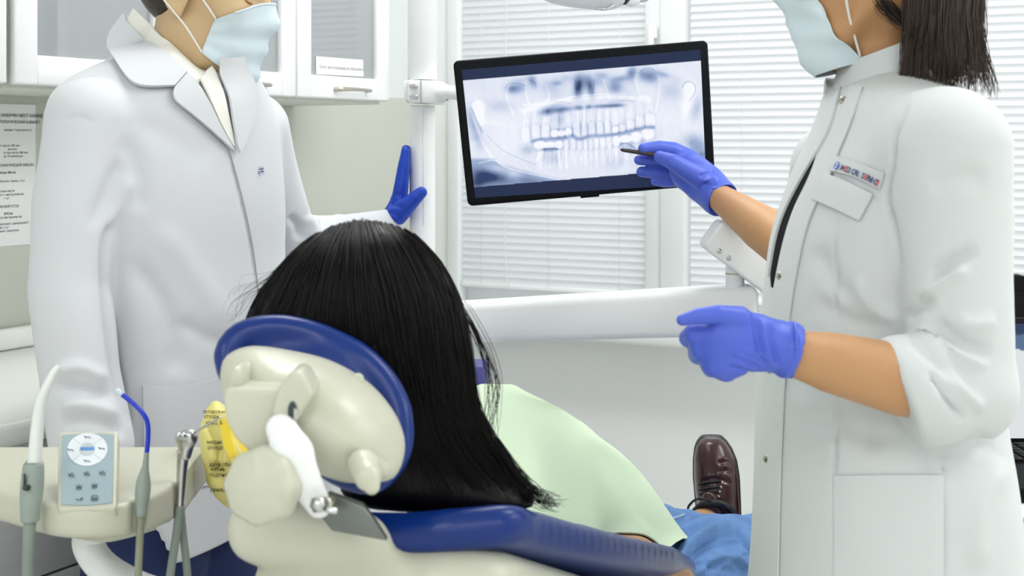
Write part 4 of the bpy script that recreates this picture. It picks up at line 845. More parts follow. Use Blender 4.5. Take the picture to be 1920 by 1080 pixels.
# bib
TA = catmull([(872,734,1.62),(925,742,1.65),(1000,775,1.72),(1060,815,1.79),(1130,870,1.86),(1180,930,1.90),(1230,1000,1.93),(1254,1030,1.94)], 40)
TBm = catmull([(830,985,1.40),(930,982,1.43),(1010,990,1.465),(1060,1004,1.53),(1110,1006,1.60),(1160,1000,1.69),(1212,1004,1.79),(1256,1046,1.88)], 40)
G = np.zeros((40, 16, 3))
for k in range(40):
    A_, B_ = P(*TA[k]), P(*TBm[k]); m = (TA[k]*.5+TBm[k]*.5); Mp = P(m[0], m[1], m[2]-.035*math.sin(math.pi*(k+4)/44)); C_ = A_+np.array([.05, .14, -.03]); D_ = C_+np.array([.03, .08, -.12])
    G[k] = catmull([B_, Mp, A_, C_, D_], 16)
s_, t_ = np.meshgrid(np.linspace(0, 1, 40), np.linspace(0, 1, 16), indexing='ij')
G[..., 1] += .010*np.sin(s_*9+t_*5)*np.sin(t_*7+1)+.006*np.sin(s_*21-t_*9)+.016*np.exp(-((s_-.22+.3*(t_-.3))/.035)**2)*(t_ > .1)-.014*np.exp(-((s_-.55+.25*(t_-.3))/.04)**2)-.010*np.exp(-((s_-.28)/.05)**2-((t_-.18)/.12)**2)+.012*np.exp(-((s_-.36)/.05)**2-((t_-.2)/.12)**2)
shell('mint_bib', G, .002, mint, pt)['label'] = 'mint-green disposable bib over the chest'
# jeans, boots
jn = union([pchain([(1180,1080,2.0,95),(1215,1085,2.02,66)]), pchain([(1225,1085,2.02,66),(1330,1046,2.2,78),(1425,1035,2.36,66)]), pchain([(1425,1035,2.36,66),(1445,1050,2.6,52)])], .012)
j2 = pchain([(1205,1003,2.1,66),(1262,1008,2.3,52),(1322,1000,2.5,36),(1336,985,2.54,33)])
jf = cut(union([jn, j2], .004), pchain([(1330,980,2.53,26),(1345,950,2.6,28)]), .002)
_, jbv = organic('jeans', jf, .004, denim, pt, 2, [([(1262,1060),(1310,1000),(1370,985)], 8, .007), ([(1275,1078),(1330,1020),(1400,1020)], 8, -.007), ([(1300,1080),(1350,1045),(1412,1060)], 7, .006), ([(1255,1030),(1290,995),(1350,978)], 7, -.006), ([(1370,975),(1398,1010),(1412,1050)], 6, -.008), ([(1270,1060),(1330,1060),(1400,1078)], 6, -.005), ([(1240,985),(1265,1010),(1270,1040)], 6, -.006), ([(1300,1040),(1345,1008),(1395,1000)], 5, -.005), ([(1290,1025),(1340,992),(1390,985)], 5, .004), ([(1320,1070),(1365,1050),(1410,1080)], 5, -.005), ([(1262,1000),(1300,982),(1340,972)], 5, .004), ([(1340,1078),(1380,1040),(1412,1035)], 5, .004)], rough=[(.004, 60)])
patch('jeans_seam', [(1238,975),(1262,970),(1282,963)], [(1239,979),(1263,974),(1283,967)], jbv, denim_st, pt, .001, .001, 12, 2, 2.2)
up_b = slices([(821,1322,1348,2.60,.012),(826,1314,1357,2.597,.022),(838,1306,1366,2.595,.032),(860,1302,1377,2.585,.04),(890,1302,1381,2.575,.046),(920,1304,1383,2.57,.05),(945,1307,1385,2.572,.055),(985,1311,1386,2.58,.055)], 2.3)
so_b = slices([(817,1316,1354,2.632,.016),(824,1308,1362,2.632,.017),(838,1302,1372,2.632,.018),(862,1299,1382,2.632,.018),(895,1299,1387,2.632,.018),(940,1303,1389,2.632,.018),(985,1308,1390,2.632,.02)], 3)
def boot(par):
    o, bv = organic('boot', up_b, .0025, leather, par, 2, [([(1312,905),(1340,898),(1372,905)], 5, -.003), ([(1345,870),(1362,866),(1376,872)], 5, -.002), ([(1342,885),(1362,882),(1378,888)], 5, -.002)])
    organic('sole', so_b, .0025, sole_m, o, 1)
    for k, y in enumerate((905, 915, 924, 933)):
        pts = []
        for x in np.linspace(1312+k*1, 1352-k*2, 7): r = cast(bv, x, y+6*math.sin((x-1310)/45*1.5)*-1+4, 2.55); pts.append(r[0]+r[1]*.002)
        tube('lace', pts, .0022, lace_m, o, 6)
        r = cast(bv, 1353-k*2, y-2, 2.55); disc('eyelet', r[0], r[1], .0028, .0012, cond, o, 10)
    tube('lace', [P(1342,942,2.50), P(1310,935,2.49), P(1292,948,2.49), P(1291,960,2.50), P(1300,962,2.51)], .0022, lace_m, o, 6); tube('lace', [P(1330,940,2.50), P(1355,945,2.495), P(1375,962,2.50), P(1386,972,2.52)], .0022, lace_m, o, 6)
    tube('collar', [P(1300,958,2.525), P(1318,946,2.505), P(1345,944,2.50), P(1368,952,2.51), P(1384,972,2.53)], [.004, .006, .007, .006, .004], lace_m, o, 8)
    organic('tongue', pchain([(1330,935,2.515,14),(1336,958,2.515,18)]), .0025, leather, o, 1)
    return o
bo = boot(pt)
b2_ = bo.copy(); sc.collection.objects.link(b2_); b2_.location = Vector((.13, .06, -.02))
for c in bo.children: q = c.copy(); sc.collection.objects.link(q); q.parent = b2_
# ------------------------------------------------------------------ heads
def wrap(h, o, f, l, u, s, bx):
    def g(X, Y, Z):
        x, y, z = (X-o[0])/s, (Y-o[1])/s, (Z-o[2])/s; out = (np.sqrt(x*x+y*y+z*z)-.135)*s; m = out < .05*s
        x, y, z = x[m], y[m], z[m]
        out[m] = h(x*f[0]+y*f[1]+z*f[2], x*l[0]+y*l[1]+z*l[2], x*u[0]+y*u[1]+z*u[2])*s; return out
    g.box = (np.array(o)-bx, np.array(o)+bx); return g
def frame(fx, fy, pitch, roll=0):
    f = np.array([fx, fy, 0]); f /= np.linalg.norm(f); l = np.array([-f[1], f[0], 0]); u = np.array([0, 0, 1.]); p = math.radians(pitch)
    f2 = f*math.cos(p)-u*math.sin(p); u2 = u*math.cos(p)+f*math.sin(p)
    r = math.radians(roll); l2 = l*math.cos(r)+u2*math.sin(r); u3 = u2*math.cos(r)-l*math.sin(r); return f2, l2, u3
cranium = ellipsoid((-.012, 0, .042), (.098, .077, .088)); face = ellipsoid((.042, 0, -.02), (.056, .058, .085)); fore = ellipsoid((.045, 0, .05), (.052, .064, .055))
jaw = [chain([(.0, s*.052, -.045), (.035, s*.045, -.080), (.074, s*.012, -.098)], [.016, .016, .017]) for s in (1, -1)]; chin = ellipsoid((.076, 0, -.096), (.020, .024, .019))
nose = chain([(.090, 0, .022), (.112, 0, -.018)], [.009, .013]); wing = [ellipsoid((.102, s*.013, -.022), (.012, .009, .009)) for s in (1, -1)]
brow = [chain([(.090, s*.012, .034), (.080, s*.045, .034)], [.011, .010]) for s in (1, -1)]; cheek = [ellipsoid((.068, s*.045, -.012), (.022, .020, .020)) for s in (1, -1)]
lips = chain([(.094, -.016, -.060), (.101, 0, -.058), (.094, .016, -.060)], [.007, .010, .007]); sock = [ellipsoid((.104, s*.033, .016), (.020, .019, .013)) for s in (1, -1)]
ear = [(ellipsoid((-.004, s*.079, .002), (.019, .008, .032)), chain([(.006, s*.080, .008), (.004, s*.086, .030), (-.014, s*.089, .032), (-.024, s*.088, .012), (-.014, s*.085, -.014), (.002, s*.081, -.027)], [.0035, .004, .0045, .0045, .0045, .006]), ellipsoid((.0, s*.089, .004), (.008, .006, .014))) for s in (1, -1)]
def head_local(x, y, z):
    d = smin(cranium(x, y, z), fore(x, y, z), .03); d = smin(d, face(x, y, z), .03)
    for g in jaw: d = smin(d, g(x, y, z), .022)
    d = smin(d, chin(x, y, z), .015)
    for g in cheek: d = smin(d, g(x, y, z), .02)
    for g in brow: d = smin(d, g(x, y, z), .012)
    for g in sock: d = smax(d, -g(x, y, z), .010)
    d = smin(d, nose(x, y, z), .008)
    for g in wing: d = smin(d, g(x, y, z), .006)
    d = smin(d, lips(x, y, z), .006)
    for e, hx, hole in ear: d = smin(d, smax(smin(e(x, y, z), hx(x, y, z), .004), -hole(x, y, z), .004), .004)
    return d
def hair_local(nape):
    def h(x, y, z):
        d = np.minimum(cranium(x, y, z), smin(cranium(x, y, z), fore(x, y, z), .03))-.008
        line = np.interp(x.ravel(), [-.12, -.06, -.025, -.012, .02, .06, .1], [nape, nape, -.02, .02, .03, .062, .075]).reshape(x.shape)
        return smax(d, line-z, .006)
    return h
def mask(o, f, l, u, s, parent, top=(.010, -.026), bot=(-.132, -.088), phis=(56, 82), pleat=.0022):
    n, m = 33, 17; R = np.zeros((n, m)); PH = np.zeros((n, m)); ZL = np.zeros((n, m)); ax = .012
    for i in range(n):
        q = -1+2*i/(n-1)
        for j in range(m):
            t = j/(m-1); ph = math.radians(phis[0]+(phis[1]-phis[0])*t)*q; zt = top[0]+(top[1]-top[0])*abs(q)**1.6; zb = bot[0]+(bot[1]-bot[0])*abs(q)**1.5
            PH[i, j], ZL[i, j] = ph, zt+(zb-zt)*t
    r = np.full((n, m), .22)
    for _ in range(40):
        d = head_local((ax+r*np.cos(PH)), r*np.sin(PH), np.maximum(ZL, -.105)); r = np.maximum(r-.8*d, .03)
    R = r.copy()
    for _ in range(3):
        K = R.copy(); K[1:-1] = np.maximum(R[1:-1], (R[:-2]+R[2:])/2); K[:, 1:-1] = np.maximum(K[:, 1:-1], (K[:, :-2]+K[:, 2:])/2); R = K
    for _ in range(6):
        K = R.copy(); K[1:-1] = (R[:-2]+2*R[1:-1]+R[2:])/4; K[:, 1:-1] = (K[:, :-2]+2*K[:, 1:-1]+K[:, 2:])/4; R = np.maximum(K, r)
    R = np.minimum(R, .115); tt = np.linspace(0, 1, m)[None]; qq = np.linspace(-1, 1, n)[:, None]
    R = R+.003+pleat*(np.abs((tt*3.2) % 1-.5)*2-.5)*(1-.5*np.abs(qq))
    under = np.clip((-.108-ZL)/.025, 0, 1); R = R*(1-.25*under)
    G = np.array(o)+s*((ax+R*np.cos(PH))[..., None]*f+(R*np.sin(PH))[..., None]*l+ZL[..., None]*u)
    mo = shell('face_mask', G, .0012, mask_b, parent, out=f); mo['label'] = 'pale blue pleated surgical mask'
    tube('mask_nose_band', G[4:-4, 0]+f*.001, .0022, mask_in, mo, 6)
    for e in (0, -1): tube('mask_binding', G[e]+f*.0005, .0018, mask_in, mo, 6)
    sd = {0: -1, -1: 1}
    for e in (0, -1):
        k = sd[e]; W_ = lambda x, y, z: np.array(o)+s*(x*f+y*k*l+z*u)
        tube('ear_loop', [G[e, 0], W_(.035, .084, .004), W_(.008, .089, .024), W_(-.012, .090, .034)], .0016, elastic, mo, 8); tube('ear_loop', [G[e, -1], W_(.020, .083, -.045), W_(-.004, .089, -.022), W_(-.026, .088, -.002), W_(-.02, .092, .02)], .0016, elastic, mo, 8)
    return mo
def eyes(o, f, l, u, s, parent):
    for k in (1, -1):
        c = np.array(o)+s*(.079*f+k*.0325*l+.016*u); e, _ = organic('eye', ellipsoid(c, (.0118*s,)*3), .0022, eye_w, parent, 1); disc('iris', c+f*s*.0095+l*0, f, .0055*s, .0025, iris_m, e, 16, .001)
        W_ = lambda x, y, z: np.array(o)+s*(x*f+y*k*l+z*u)
        tube('upper_lid', [W_(.083, .018, .014), W_(.0925, .030, .0235), W_(.082, .047, .017)], [.002, .0035, .002], parent_skin[parent.name], e, 8); tube('lower_lid', [W_(.083, .018, .013), W_(.0915, .031, .007), W_(.082, .047, .015)], [.002, .003, .002], parent_skin[parent.name], e, 8)
        tube('eyebrow', [W_(.098, .014, .036), W_(.099, .030, .044), W_(.086, .050, .041)], [.003, .004, .002], hair_brs, e, 8)
parent_skin = {}
# ------------------------------------------------------------------ gloved hands (implicit union of palm and five fingers)
def glove(name, palm, fingers, mat, parent, h=.0016, k=.006, cuff=None, folds=None):
    fs = [palm]+fingers
    def f(X, Y, Z):
        o = palm(X, Y, Z)
        for g in fingers: o = smin(o, g(X, Y, Z), k)
        return o
    f.box = (np.min([g.box[0] for g in fs], 0), np.max([g.box[1] for g in fs], 0))
    ff = cut(f, cuff, .001) if cuff else f
    return organic(name, ff, h, mat, parent, 2, folds)
# ================================================================== the man in the lab coat
mn = thing('person', 'man in a white lab coat and blue mask, one gloved hand on the column', 'person', (-.5, 2.2, 0)); parent_skin[mn.name] = skin_m
mo_ = P(385, 2, 2.25); fm = frame(.965, -.26, 9, 0)
head = wrap(head_local, mo_, *fm, 1.06, .17)
neck = chain([mo_+.0*fm[0]-.03*fm[2]-.01*fm[0], P(348,95,2.25), P(318,190,2.25)], [.056, .060, .075])
torso_in = chain([P(320,250,2.24), P(330,600,2.23), P(320,900,2.22)], [.10, .10, .10])
arm_in = chain([P(165,240,2.07), P(128,540,2.0), P(178,860,1.95)], [.045, .036, .027]); arm_in2 = chain([P(470,250,2.38), P(520,462,2.52), P(738,424,2.77)], [.045, .036, .024])
legs_in = [chain([P(290,950,2.15), (-.60, 2.12, .45), (-.60, 2.10, .05)], [.07, .05, .04]), chain([P(360,950,2.3), (-.50, 2.28, .45), (-.50, 2.26, .05)], [.07, .05, .04])]
bodyf = union([union([head, neck], .025), torso_in, arm_in, arm_in2]+legs_in, .015)
_, mbv = organic('body', bodyf, .005, skin_m, mn, 1)
eyes(mo_, *fm, 1.06, mn); organic('hair', wrap(hair_local(-.050), mo_, *fm, 1.06, .17), .004, hair_br, mn, 2); mask(mo_, *fm, 1.06, mn, bot=(-.112, -.078), phis=(56, 66), pleat=.005)
tors = slices([(98,225,432,2.24,.06),(118,190,455,2.24,.10),(150,150,476,2.24,.165),(190,128,486,2.235,.20),(250,135,500,2.235,.215),(330,150,507,2.23,.215),(430,165,511,2.225,.205),(560,172,514,2.225,.20),(700,170,505,2.22,.20),(850,165,490,2.22,.205),(1075,158,462,2.21,.21)], 2.3, rot=math.radians(25))
sl_r = chain([P(170,232,2.06), P(143,380,2.03), P(130,540,2.0), P(150,700,1.97), P(172,836,1.95)], [.068, .061, .057, .055, .058])
sl_l = chain([P(470,245,2.38), P(512,380,2.47), P(540,462,2.54), P(640,446,2.66), P(733,420,2.765)], [.066, .060, .054, .043, .031])
def hemf(X, Y, Z): return (np.interp(X.ravel(), [-.58, -.53, -.505, -.4], [.845, .835, .765, .772]).reshape(X.shape)-Z)
cm = union([tors, sl_r], .012); cm = union([cm, sl_l], .02); cm = clip_above(cm, hemf, .002)
cm = cut(cm, chain([P(360,40,2.25), P(345,110,2.25), P(338,190,2.24)], [.09, .074, .05]), .004); cm = cut(cm, chain([P(388,60,2.19), P(396,122,2.15)], [.062, .040]), .004)
_, cbv = organic('lab_coat', cm, .0055, coat_w, mn, 2, [([(225,392),(200,450),(197,520),(208,640),(222,720),(245,800)], 7, -.010), ([(120,225),(150,220),(175,230)], 5, -.002),
    ([(228,300),(200,360),(170,430)], 14, -.004), ([(250,330),(225,390),(205,430)], 10, .005), ([(100,700),(150,690),(205,715)], 12, .006), ([(95,725),(150,730),(215,745)], 10, -.006), ([(110,765),(160,760),(225,780)], 12, .006), ([(110,800),(170,790),(235,815)], 10, -.005),
    ([(235,480),(300,560),(330,650),(325,705)], 22, -.006), ([(290,420),(370,520),(430,620)], 26, .004), ([(330,600),(400,640),(445,650)], 16, -.004), ([(428,282),(445,340),(462,410),(475,480),(484,560)], 3.5, -.004), ([(250,230),(330,260),(400,300)], 24, -.003), ([(230,255),(260,330),(262,400)], 18, -.004),
    ([(540,405),(560,425),(560,450)], 8, -.008), ([(600,408),(612,425),(610,445)], 7, -.007), ([(628,404),(640,420),(640,440)], 7, .005), ([(575,405),(585,425),(585,445)], 9, .005)], rough=[(.003, 18)])
both = [cbv, mbv]
patch('shirt_collar', [(252,16),(278,40),(320,84),(358,120),(386,142)], [(238,42),(262,64),(298,98),(342,140),(368,160)], both, shirt_w, mn, .004, .004, 28, 6, 2.2, sm=6)
patch('shirt_front', [(368,152),(386,190),(406,236),(428,276)], [(398,118),(410,150),(416,205),(431,272)], both, shirt_w, mn, .009, .003, 20, 6, 2.12, sm=6)
patch('coat_lapel_far', [(408,106),(416,140),(418,200),(430,274)], [(450,112),(464,160),(461,225),(436,288)], both, coat_w, mn, .014, .004, 24, 7, 2.15, sm=8)
patch('coat_collar', [(235,26),(202,78),(228,138),(256,168),(323,167)], [(241,40),(264,64),(292,90),(320,116),(347,142)], both, coat_w, mn, .008, .005, 36, 9, 2.2, sm=6)
patch('coat_lapel', [(323,167),(320,187),(350,212),(390,246),(428,282)], [(347,142),(364,160),(382,188),(406,238),(431,282)], both, coat_w, mn, .006, .005, 32, 8, 2.15, sm=5)
patch('coat_placket', [(429,282),(446,340),(463,410),(476,480),(485,560)], [(458,282),(478,340),(497,410),(508,480),(512,560)], cbv, coat_w, mn, .001, .002, 30, 6, 2.15)
patch('coat_pocket', [(268,720),(340,722),(418,705)], [(270,905),(340,915),(430,900)], cbv, coat_w, mn, .002, .0025, 20, 12, 2.1)
lb = cast(cbv, 489, 321, 2.2); lp_ = Plane4(*[P(x, y, lb[0][1]-.006) for x, y in ((479,314),(495,311),(497,327),(481,331))]); t = slab('name_label', lp_, 0, 1, 0, 1, -.001, .0012, M('label_lilac', (212,216,232), .8), mn)
strokes_on('label_print', lp_, [[(.2,.35),(.35,.8)],[(.45,.3),(.9,.3)],[(.5,.6),(.9,.6)]], .0018, .0016, brand_d, t)
kn_ = P(376, 150, 2.10)
tr_ = union([chain([P(290,930,2.17), (-.60, 2.13, .5), (-.605, 2.11, .09)], [.10, .085, .075]), chain([P(360,930,2.28), (-.50, 2.30, .5), (-.50, 2.28, .09)], [.10, .085, .075])], .02)
organic('trousers', clip_above(tr_, lambda X, Y, Z: .07-Z), .008, navy, mn)
for x, y in ((-.605, 2.11), (-.5, 2.28)): organic('shoe', clip_above(chain([(x-.02, y+.01, .04), (x+.14, y-.04, .035)], [.05, .042]), lambda X, Y, Z: .001-Z), .005, black_matt, mn)
# hand on the column
fing = [pchain([(746,392,2.765+.022*k,16),(753,345,2.762+.02*k,13.5-.3*k),(758,308,2.765+.02*k,11.5-.4*k),(761+.3*k,280+(4, 0, 5, 22)[k],2.768+.02*k,8.5)]) for k in range(4)]
thumb = pchain([(746,402,2.745,20),(765,384,2.735,16),(780,370,2.732,13),(790,361,2.733,11)])
palm = pchain([(735,418,2.765,17),(742,400,2.775,22),(748,380,2.785,17)], ((0, 1, 0), 1.5))
glove('glove', union([palm, pchain([(730,424,2.765,20),(738,412,2.77,18)])], .006), fing+[thumb], nitrile_b, mn, .0022, .006, None, [([(728,398),(742,402),(752,412)], 4, -.002), ([(732,384),(745,386),(756,392)], 4, -.002), ([(740,362),(752,368)], 4, -.002)])
# hand hanging behind the tray
fing = [pchain([(168+16*k,905,1.95,11),(170+14*k,945,1.945,10),(176+12*k,978,1.95,8)]) for k in range(4)]
glove('glove', pchain([(178,850,1.95,34),(188,885,1.95,36),(192,905,1.95,32)], ((0, 1, 0), .55)), fing+[pchain([(165,880,1.93,14),(150,915,1.92,12),(150,938,1.92,9)])], nitrile_b, mn, .003, .006)
# ================================================================== the woman on the right
wm = thing('person', 'woman in a white tunic coat and violet gloves standing right, pointing at the x-ray', 'person', (.5, 1.66, 0)); parent_skin[wm.name] = skin_f
wo = P(1638, -70, 1.665); fw_ = frame(-.90, .43, 6, 0)
head = wrap(head_local, wo, *fw_, 1.0, .17)
neck = chain([wo-.045*fw_[2]-.014*fw_[0], P(1652,60,1.675), P(1662,165,1.68)], [.048, .045, .050])
narm = chain([P(1775,275,1.50), P(1815,750,1.46), P(1690,712,1.435), P(1560,680,1.415), P(1470,658,1.402)], [.036, .029, .0375, .031, .0215])
farm = chain([(.44, 1.86, 1.36), P(1530,500,2.12), P(1430,428,2.24), P(1352,372,2.365)], [.045, .042, .037, .0235])
winn = chain([P(1690,260,1.66), P(1650,650,1.66), P(1660,1000,1.66)], [.09, .09, .10]); wleg = [chain([P(1640,1000,1.62), (.44, 1.62, .45), (.44, 1.62, .05)], [.08, .05, .04]), chain([P(1680,1000,1.74), (.46, 1.74, .45), (.46, 1.74, .05)], [.08, .05, .04])]
_, wbv = organic('body', union([union([head, neck], .025), winn, narm, farm]+wleg, .012), .005, skin_f, wm, 1)
eyes(wo, *fw_, 1.0, wm); mask(wo, *fw_, 1.0, wm, top=(.010, -.040), bot=(-.128, -.116), phis=(50, 72), pleat=.004)
wt = slices([(128,1640,1700,1.68,.05),(150,1575,1760,1.675,.09),(175,1556,1815,1.67,.135),(240,1540,1850,1.665,.165),(330,1497,1862,1.665,.175),(430,1460,1858,1.665,.17),(540,1440,1850,1.66,.165),(650,1432,1848,1.66,.165),(780,1425,1862,1.66,.175),(900,1420,1882,1.66,.185),(1080,1414,1898,1.66,.195),(1300,1400,1910,1.66,.205),(1520,1395,1915,1.66,.21)], 2.4)
ws = chain([P(1772,285,1.51), P(1790,400,1.495), P(1795,520,1.48), P(1800,640,1.468), P(1808,735,1.46)], [.072, .062, .057, .055, .052]); wsf = chain([P(1808,735,1.46), P(1735,728,1.445), P(1690,716,1.437)], [.052, .049, .047])
wsf2 = chain([P(1750,744,1.448), P(1708,725,1.44)], [.0535, .053])
far_s = chain([(.44, 1.86, 1.36), P(1530,500,2.10)], [.065, .058])
def shoulder_sl(X, Y, Z): return Z-99
cdir = np.array([-.94, 0, -.34]); cpt = P(1676,708,1.432)
ce = lambda X, Y, Z: (X-cpt[0])*cdir[0]+(Y-cpt[1])*cdir[1]+(Z-cpt[2])*cdir[2]
wsf = clip_above(wsf, ce, .004); wsf2 = clip_above(wsf2, ce, .004)
cw = union([wt, ws], .022); cw = union([cw, wsf], .014); cw = union([cw, wsf2], .002); cw = union([cw, far_s], .015)
cw = cut(cw, chain([P(1640,20,1.67), P(1650,160,1.68)], [.064, .058]), .003)
_, wcv = organic('tunic_coat', cw, .0052, coat_g, wm, 2, [([(1703,195),(1679,249),(1672,311),(1662,370),(1676,430),(1690,520)], 4.5, -.006), ([(1830,465),(1785,490),(1745,520)], 12, -.007), ([(1815,500),(1770,530),(1725,560)], 11, .006), ([(1754,555),(1720,580),(1700,600)], 9, -.005), ([(1706,625),(1738,660),(1770,692),(1800,730)], 9, -.005), ([(1720,610),(1770,650),(1850,690)], 14, .007), ([(1750,600),(1800,640),(1860,660)], 12, -.007), ([(1770,690),(1810,740),(1845,770)], 10, .006), ([(1740,690),(1775,745),(1810,790)], 5, -.005), ([(1850,340),(1800,330),(1740,350)], 20, -.004), ([(1868,600),(1830,610),(1790,600)], 12, .004),
    ([(1565,390),(1566,560),(1566,700),(1565,1080)], 3, -.003), ([(1770,830),(1768,960),(1772,1100)], 3, -.003), ([(1520,560),(1590,600),(1650,620)], 16, -.005), ([(1600,520),(1640,580),(1690,600)], 14, .005), ([(1530,460),(1560,520),(1600,560)], 18, -.004), ([(1500,780),(1580,800),(1680,830)], 22, -.004), ([(1470,700),(1530,740),(1600,790)], 20, -.004), ([(1525,318),(1580,335),(1660,385)], 3, -.002), ([(1860,820),(1800,850),(1740,860)], 18, -.005), ([(1880,860),(1840,960),(1830,1070)], 20, .005), ([(1620,700),(1630,780),(1620,860)], 20, -.004)], rough=[(.003, 16)])
# stand collar
cn = P(1655, 116, 1.68); G = np.zeros((40, 8, 3))
for i in range(40):
    a = math.radians(-168+336*i/39+180)               # gap at the front (-x side)
    for j in range(8):
        t = j/7; r = (.062-.008*t, .070-.008*t); x = r[0]*math.cos(a); y = r[1]*math.sin(a); G[i, j] = cn+np.array([x+.006*t, y, -.028+.42*x+t*(.047-.012*abs(a/math.pi)*0)])
shell('stand_collar', G, .0035, coat_g, wm, out=None)
patch('shirt_gap', [(1526,290),(1500,345),(1476,390),(1458,440),(1449,500),(1450,538)], [(1532,292),(1516,345),(1492,385),(1476,435),(1462,490),(1452,540)], wcv, black_matt, wm, .0015, .0015, 30, 5, 1.66)
patch('coat_front_edge', [(1583,160),(1549,250),(1536,290),(1518,340),(1494,386),(1477,436),(1464,490),(1454,545),(1440,640),(1434,760),(1428,900),(1424,1090)], [(1620,165),(1590,250),(1572,290),(1556,340),(1530,386),(1512,436),(1500,490),(1490,545),(1478,640),(1472,760),(1466,900),(1462,1090)], wcv, coat_g, wm, .001, .0022, 60, 6, 1.6)
patch('coat_far_edge', [(1546,150),(1541,245),(1503,330),(1468,400),(1452,450),(1444,520)], [(1584,152),(1560,245),(1512,330),(1478,395),(1460,450),(1448,520)], wcv, coat_g, wm, .003, .003, 30, 5, 1.72)
prism('coat_far_corner', [(1546,150),(1586,151),(1590,190),(1560,255),(1541,247)], 1.715, .004, coat_g, wm, .001)
patch('chest_pocket_flap', [(1552,328),(1596,345),(1640,364)], [(1526,374),(1570,393),(1613,414)], wcv, coat_g, wm, .002, .003, 16, 8, 1.55)
patch('chest_label', [(1566,293),(1612,306),(1661,324)], [(1561,320),(1606,334),(1652,354)], wcv, coat_g, wm, .002, .002, 16, 6, 1.55)
patch('hip_pocket', [(1566,892),(1668,890),(1768,890)], [(1567,1150),(1668,1150),(1768,1150)], wcv, coat_g, wm, .001, .002, 16, 10, 1.5)
q0, q1, q2 = (cast(wcv, *q, 1.5)[0] for q in ((1572,311), (1655,341), (1570,322)))
nn_ = cast(wcv, 1610, 320, 1.5)[1]; ex = q1-q0; ex /= np.linalg.norm(ex); ey = np.cross(nn_, ex); off = nn_*.0068
for k, (s, cmat) in enumerate((('M', brand_d), ('E', brand_r), ('D', brand_d), ('I', brand_d), ('C', brand_d), ('A', brand_d), ('L', brand_d), (' ', None), ('S', brand_d), ('E', brand_r), ('R', brand_d), ('V', brand_d), ('I', brand_d), ('C', brand_d), ('E', brand_r))):
    if cmat: rr = cast(wcv, 1583+k*4.7, 322+k*1.75, 1.5); text('print', s, rr[0]+rr[1]*.0068, ex, ey, .0088, cmat, wm, bold=.03)
em = Plane4(*[q0+off+ex*a+ey*b for a, b in ((0,.005),(.0075,.005),(.0075,-.007),(0,-.007))]); poly_on('emblem', em, ell(.5,.5,.45,.42,20), 0, .0004, M('emblem_blue', (78,112,196), .6), wm); strokes_on('emblem_mark', em, [[(.5,.08),(.5,.95)],[(.2,.3),(.5,.42),(.8,.3)],[(.3,.6),(.5,.7),(.7,.6)]], .0008, .0006, paper, wm)
for x, y in ((1583,189),(1466,518),(1447,693),(1441,860)):
    r = cast(wcv, x, y, 1.6); n_ = r[1]*.6+np.array([0, -.5, 0]); s_ = disc('snap', r[0]+r[1]*.002, n_, .0048, .0022, nickel, wm, 16); disc('snap_stud', r[0]+n_/np.linalg.norm(n_)*.0042, n_, .0022, .0012, M('snap_dark', (120,116,100), .4, metal=.8), s_, 12)
organic('trousers', clip_above(union([chain([P(1640,1100,1.62), (.44, 1.62, .5), (.44, 1.62, .09)], [.10, .085, .07]), chain([P(1680,1100,1.74), (.46, 1.74, .5), (.46, 1.74, .09)], [.10, .085, .07])], .02), lambda X, Y, Z: .07-Z), .009, coat_g, wm)
for x, y in ((.44, 1.62), (.46, 1.74)): organic('shoe', clip_above(chain([(x+.02, y, .04), (x-.13, y+.02, .035)], [.045, .038]), lambda X, Y, Z: .001-Z), .006, unit_white, wm)
# hair: cap, ponytail, loose strands
organic('hair', wrap(hair_local(-.062), wo, *fw_, 1.0, .17), .004, hair_br, wm, 2)
_, pbv = organic('ponytail', pchain([(1735,-170,1.66,40),(1760,-110,1.63,62),(1772,-40,1.60,74),(1776,40,1.59,66),(1776,90,1.585,50),(1772,125,1.585,26)]), .004, hair_br, wm, 2)
GS = []
for a, b in ((1706, 1692), (1716, 1700), (1738, 1722), (1768, 1772), (1790, 1792), (1812, 1818), (1838, 1846)):
    g = []
    for x, y in catmull([(1735+(a-1770)*.6, -140), (a, -60), (a, 30), ((a+b)/2, 100), (b, 172 if b != 1735 else 150)], 14):
        r = cast(pbv, x, y); g.append(r[0]+r[1]*.002 if r is not None else P(x, y, g[-1][1] if g else 1.6))
    GS.append(np.array(g))
strands('hair_strands', GS, 1000, .0007, hair_brs, wm, 16, .004, .28); strands('hair_strands', GS, 900, .0007, hair_br, wm, 16, .005, .28)
FL = [np.array([P(*q) for q in g]) for g in ([(1815,-20,1.585),(1840,60,1.585),(1858,130,1.585),(1868,185,1.585)],[(1800,0,1.585),(1828,80,1.585),(1845,140,1.585),(1850,178,1.585)])]
strands('hair_strands', FL, 40, .0005, hair_brs, wm, 14, .005)
FL = [np.array([P(*q) for q in g]) for g in ([(1618,-30,1.600),(1645,10,1.604),(1685,35,1.604),(1725,45,1.60)],[(1650,-40,1.600),(1668,10,1.604),(1695,45,1.61),(1712,66,1.612)])]
strands('hair_strands', FL, 90, .0004, hair_br, wm, 14, .006)
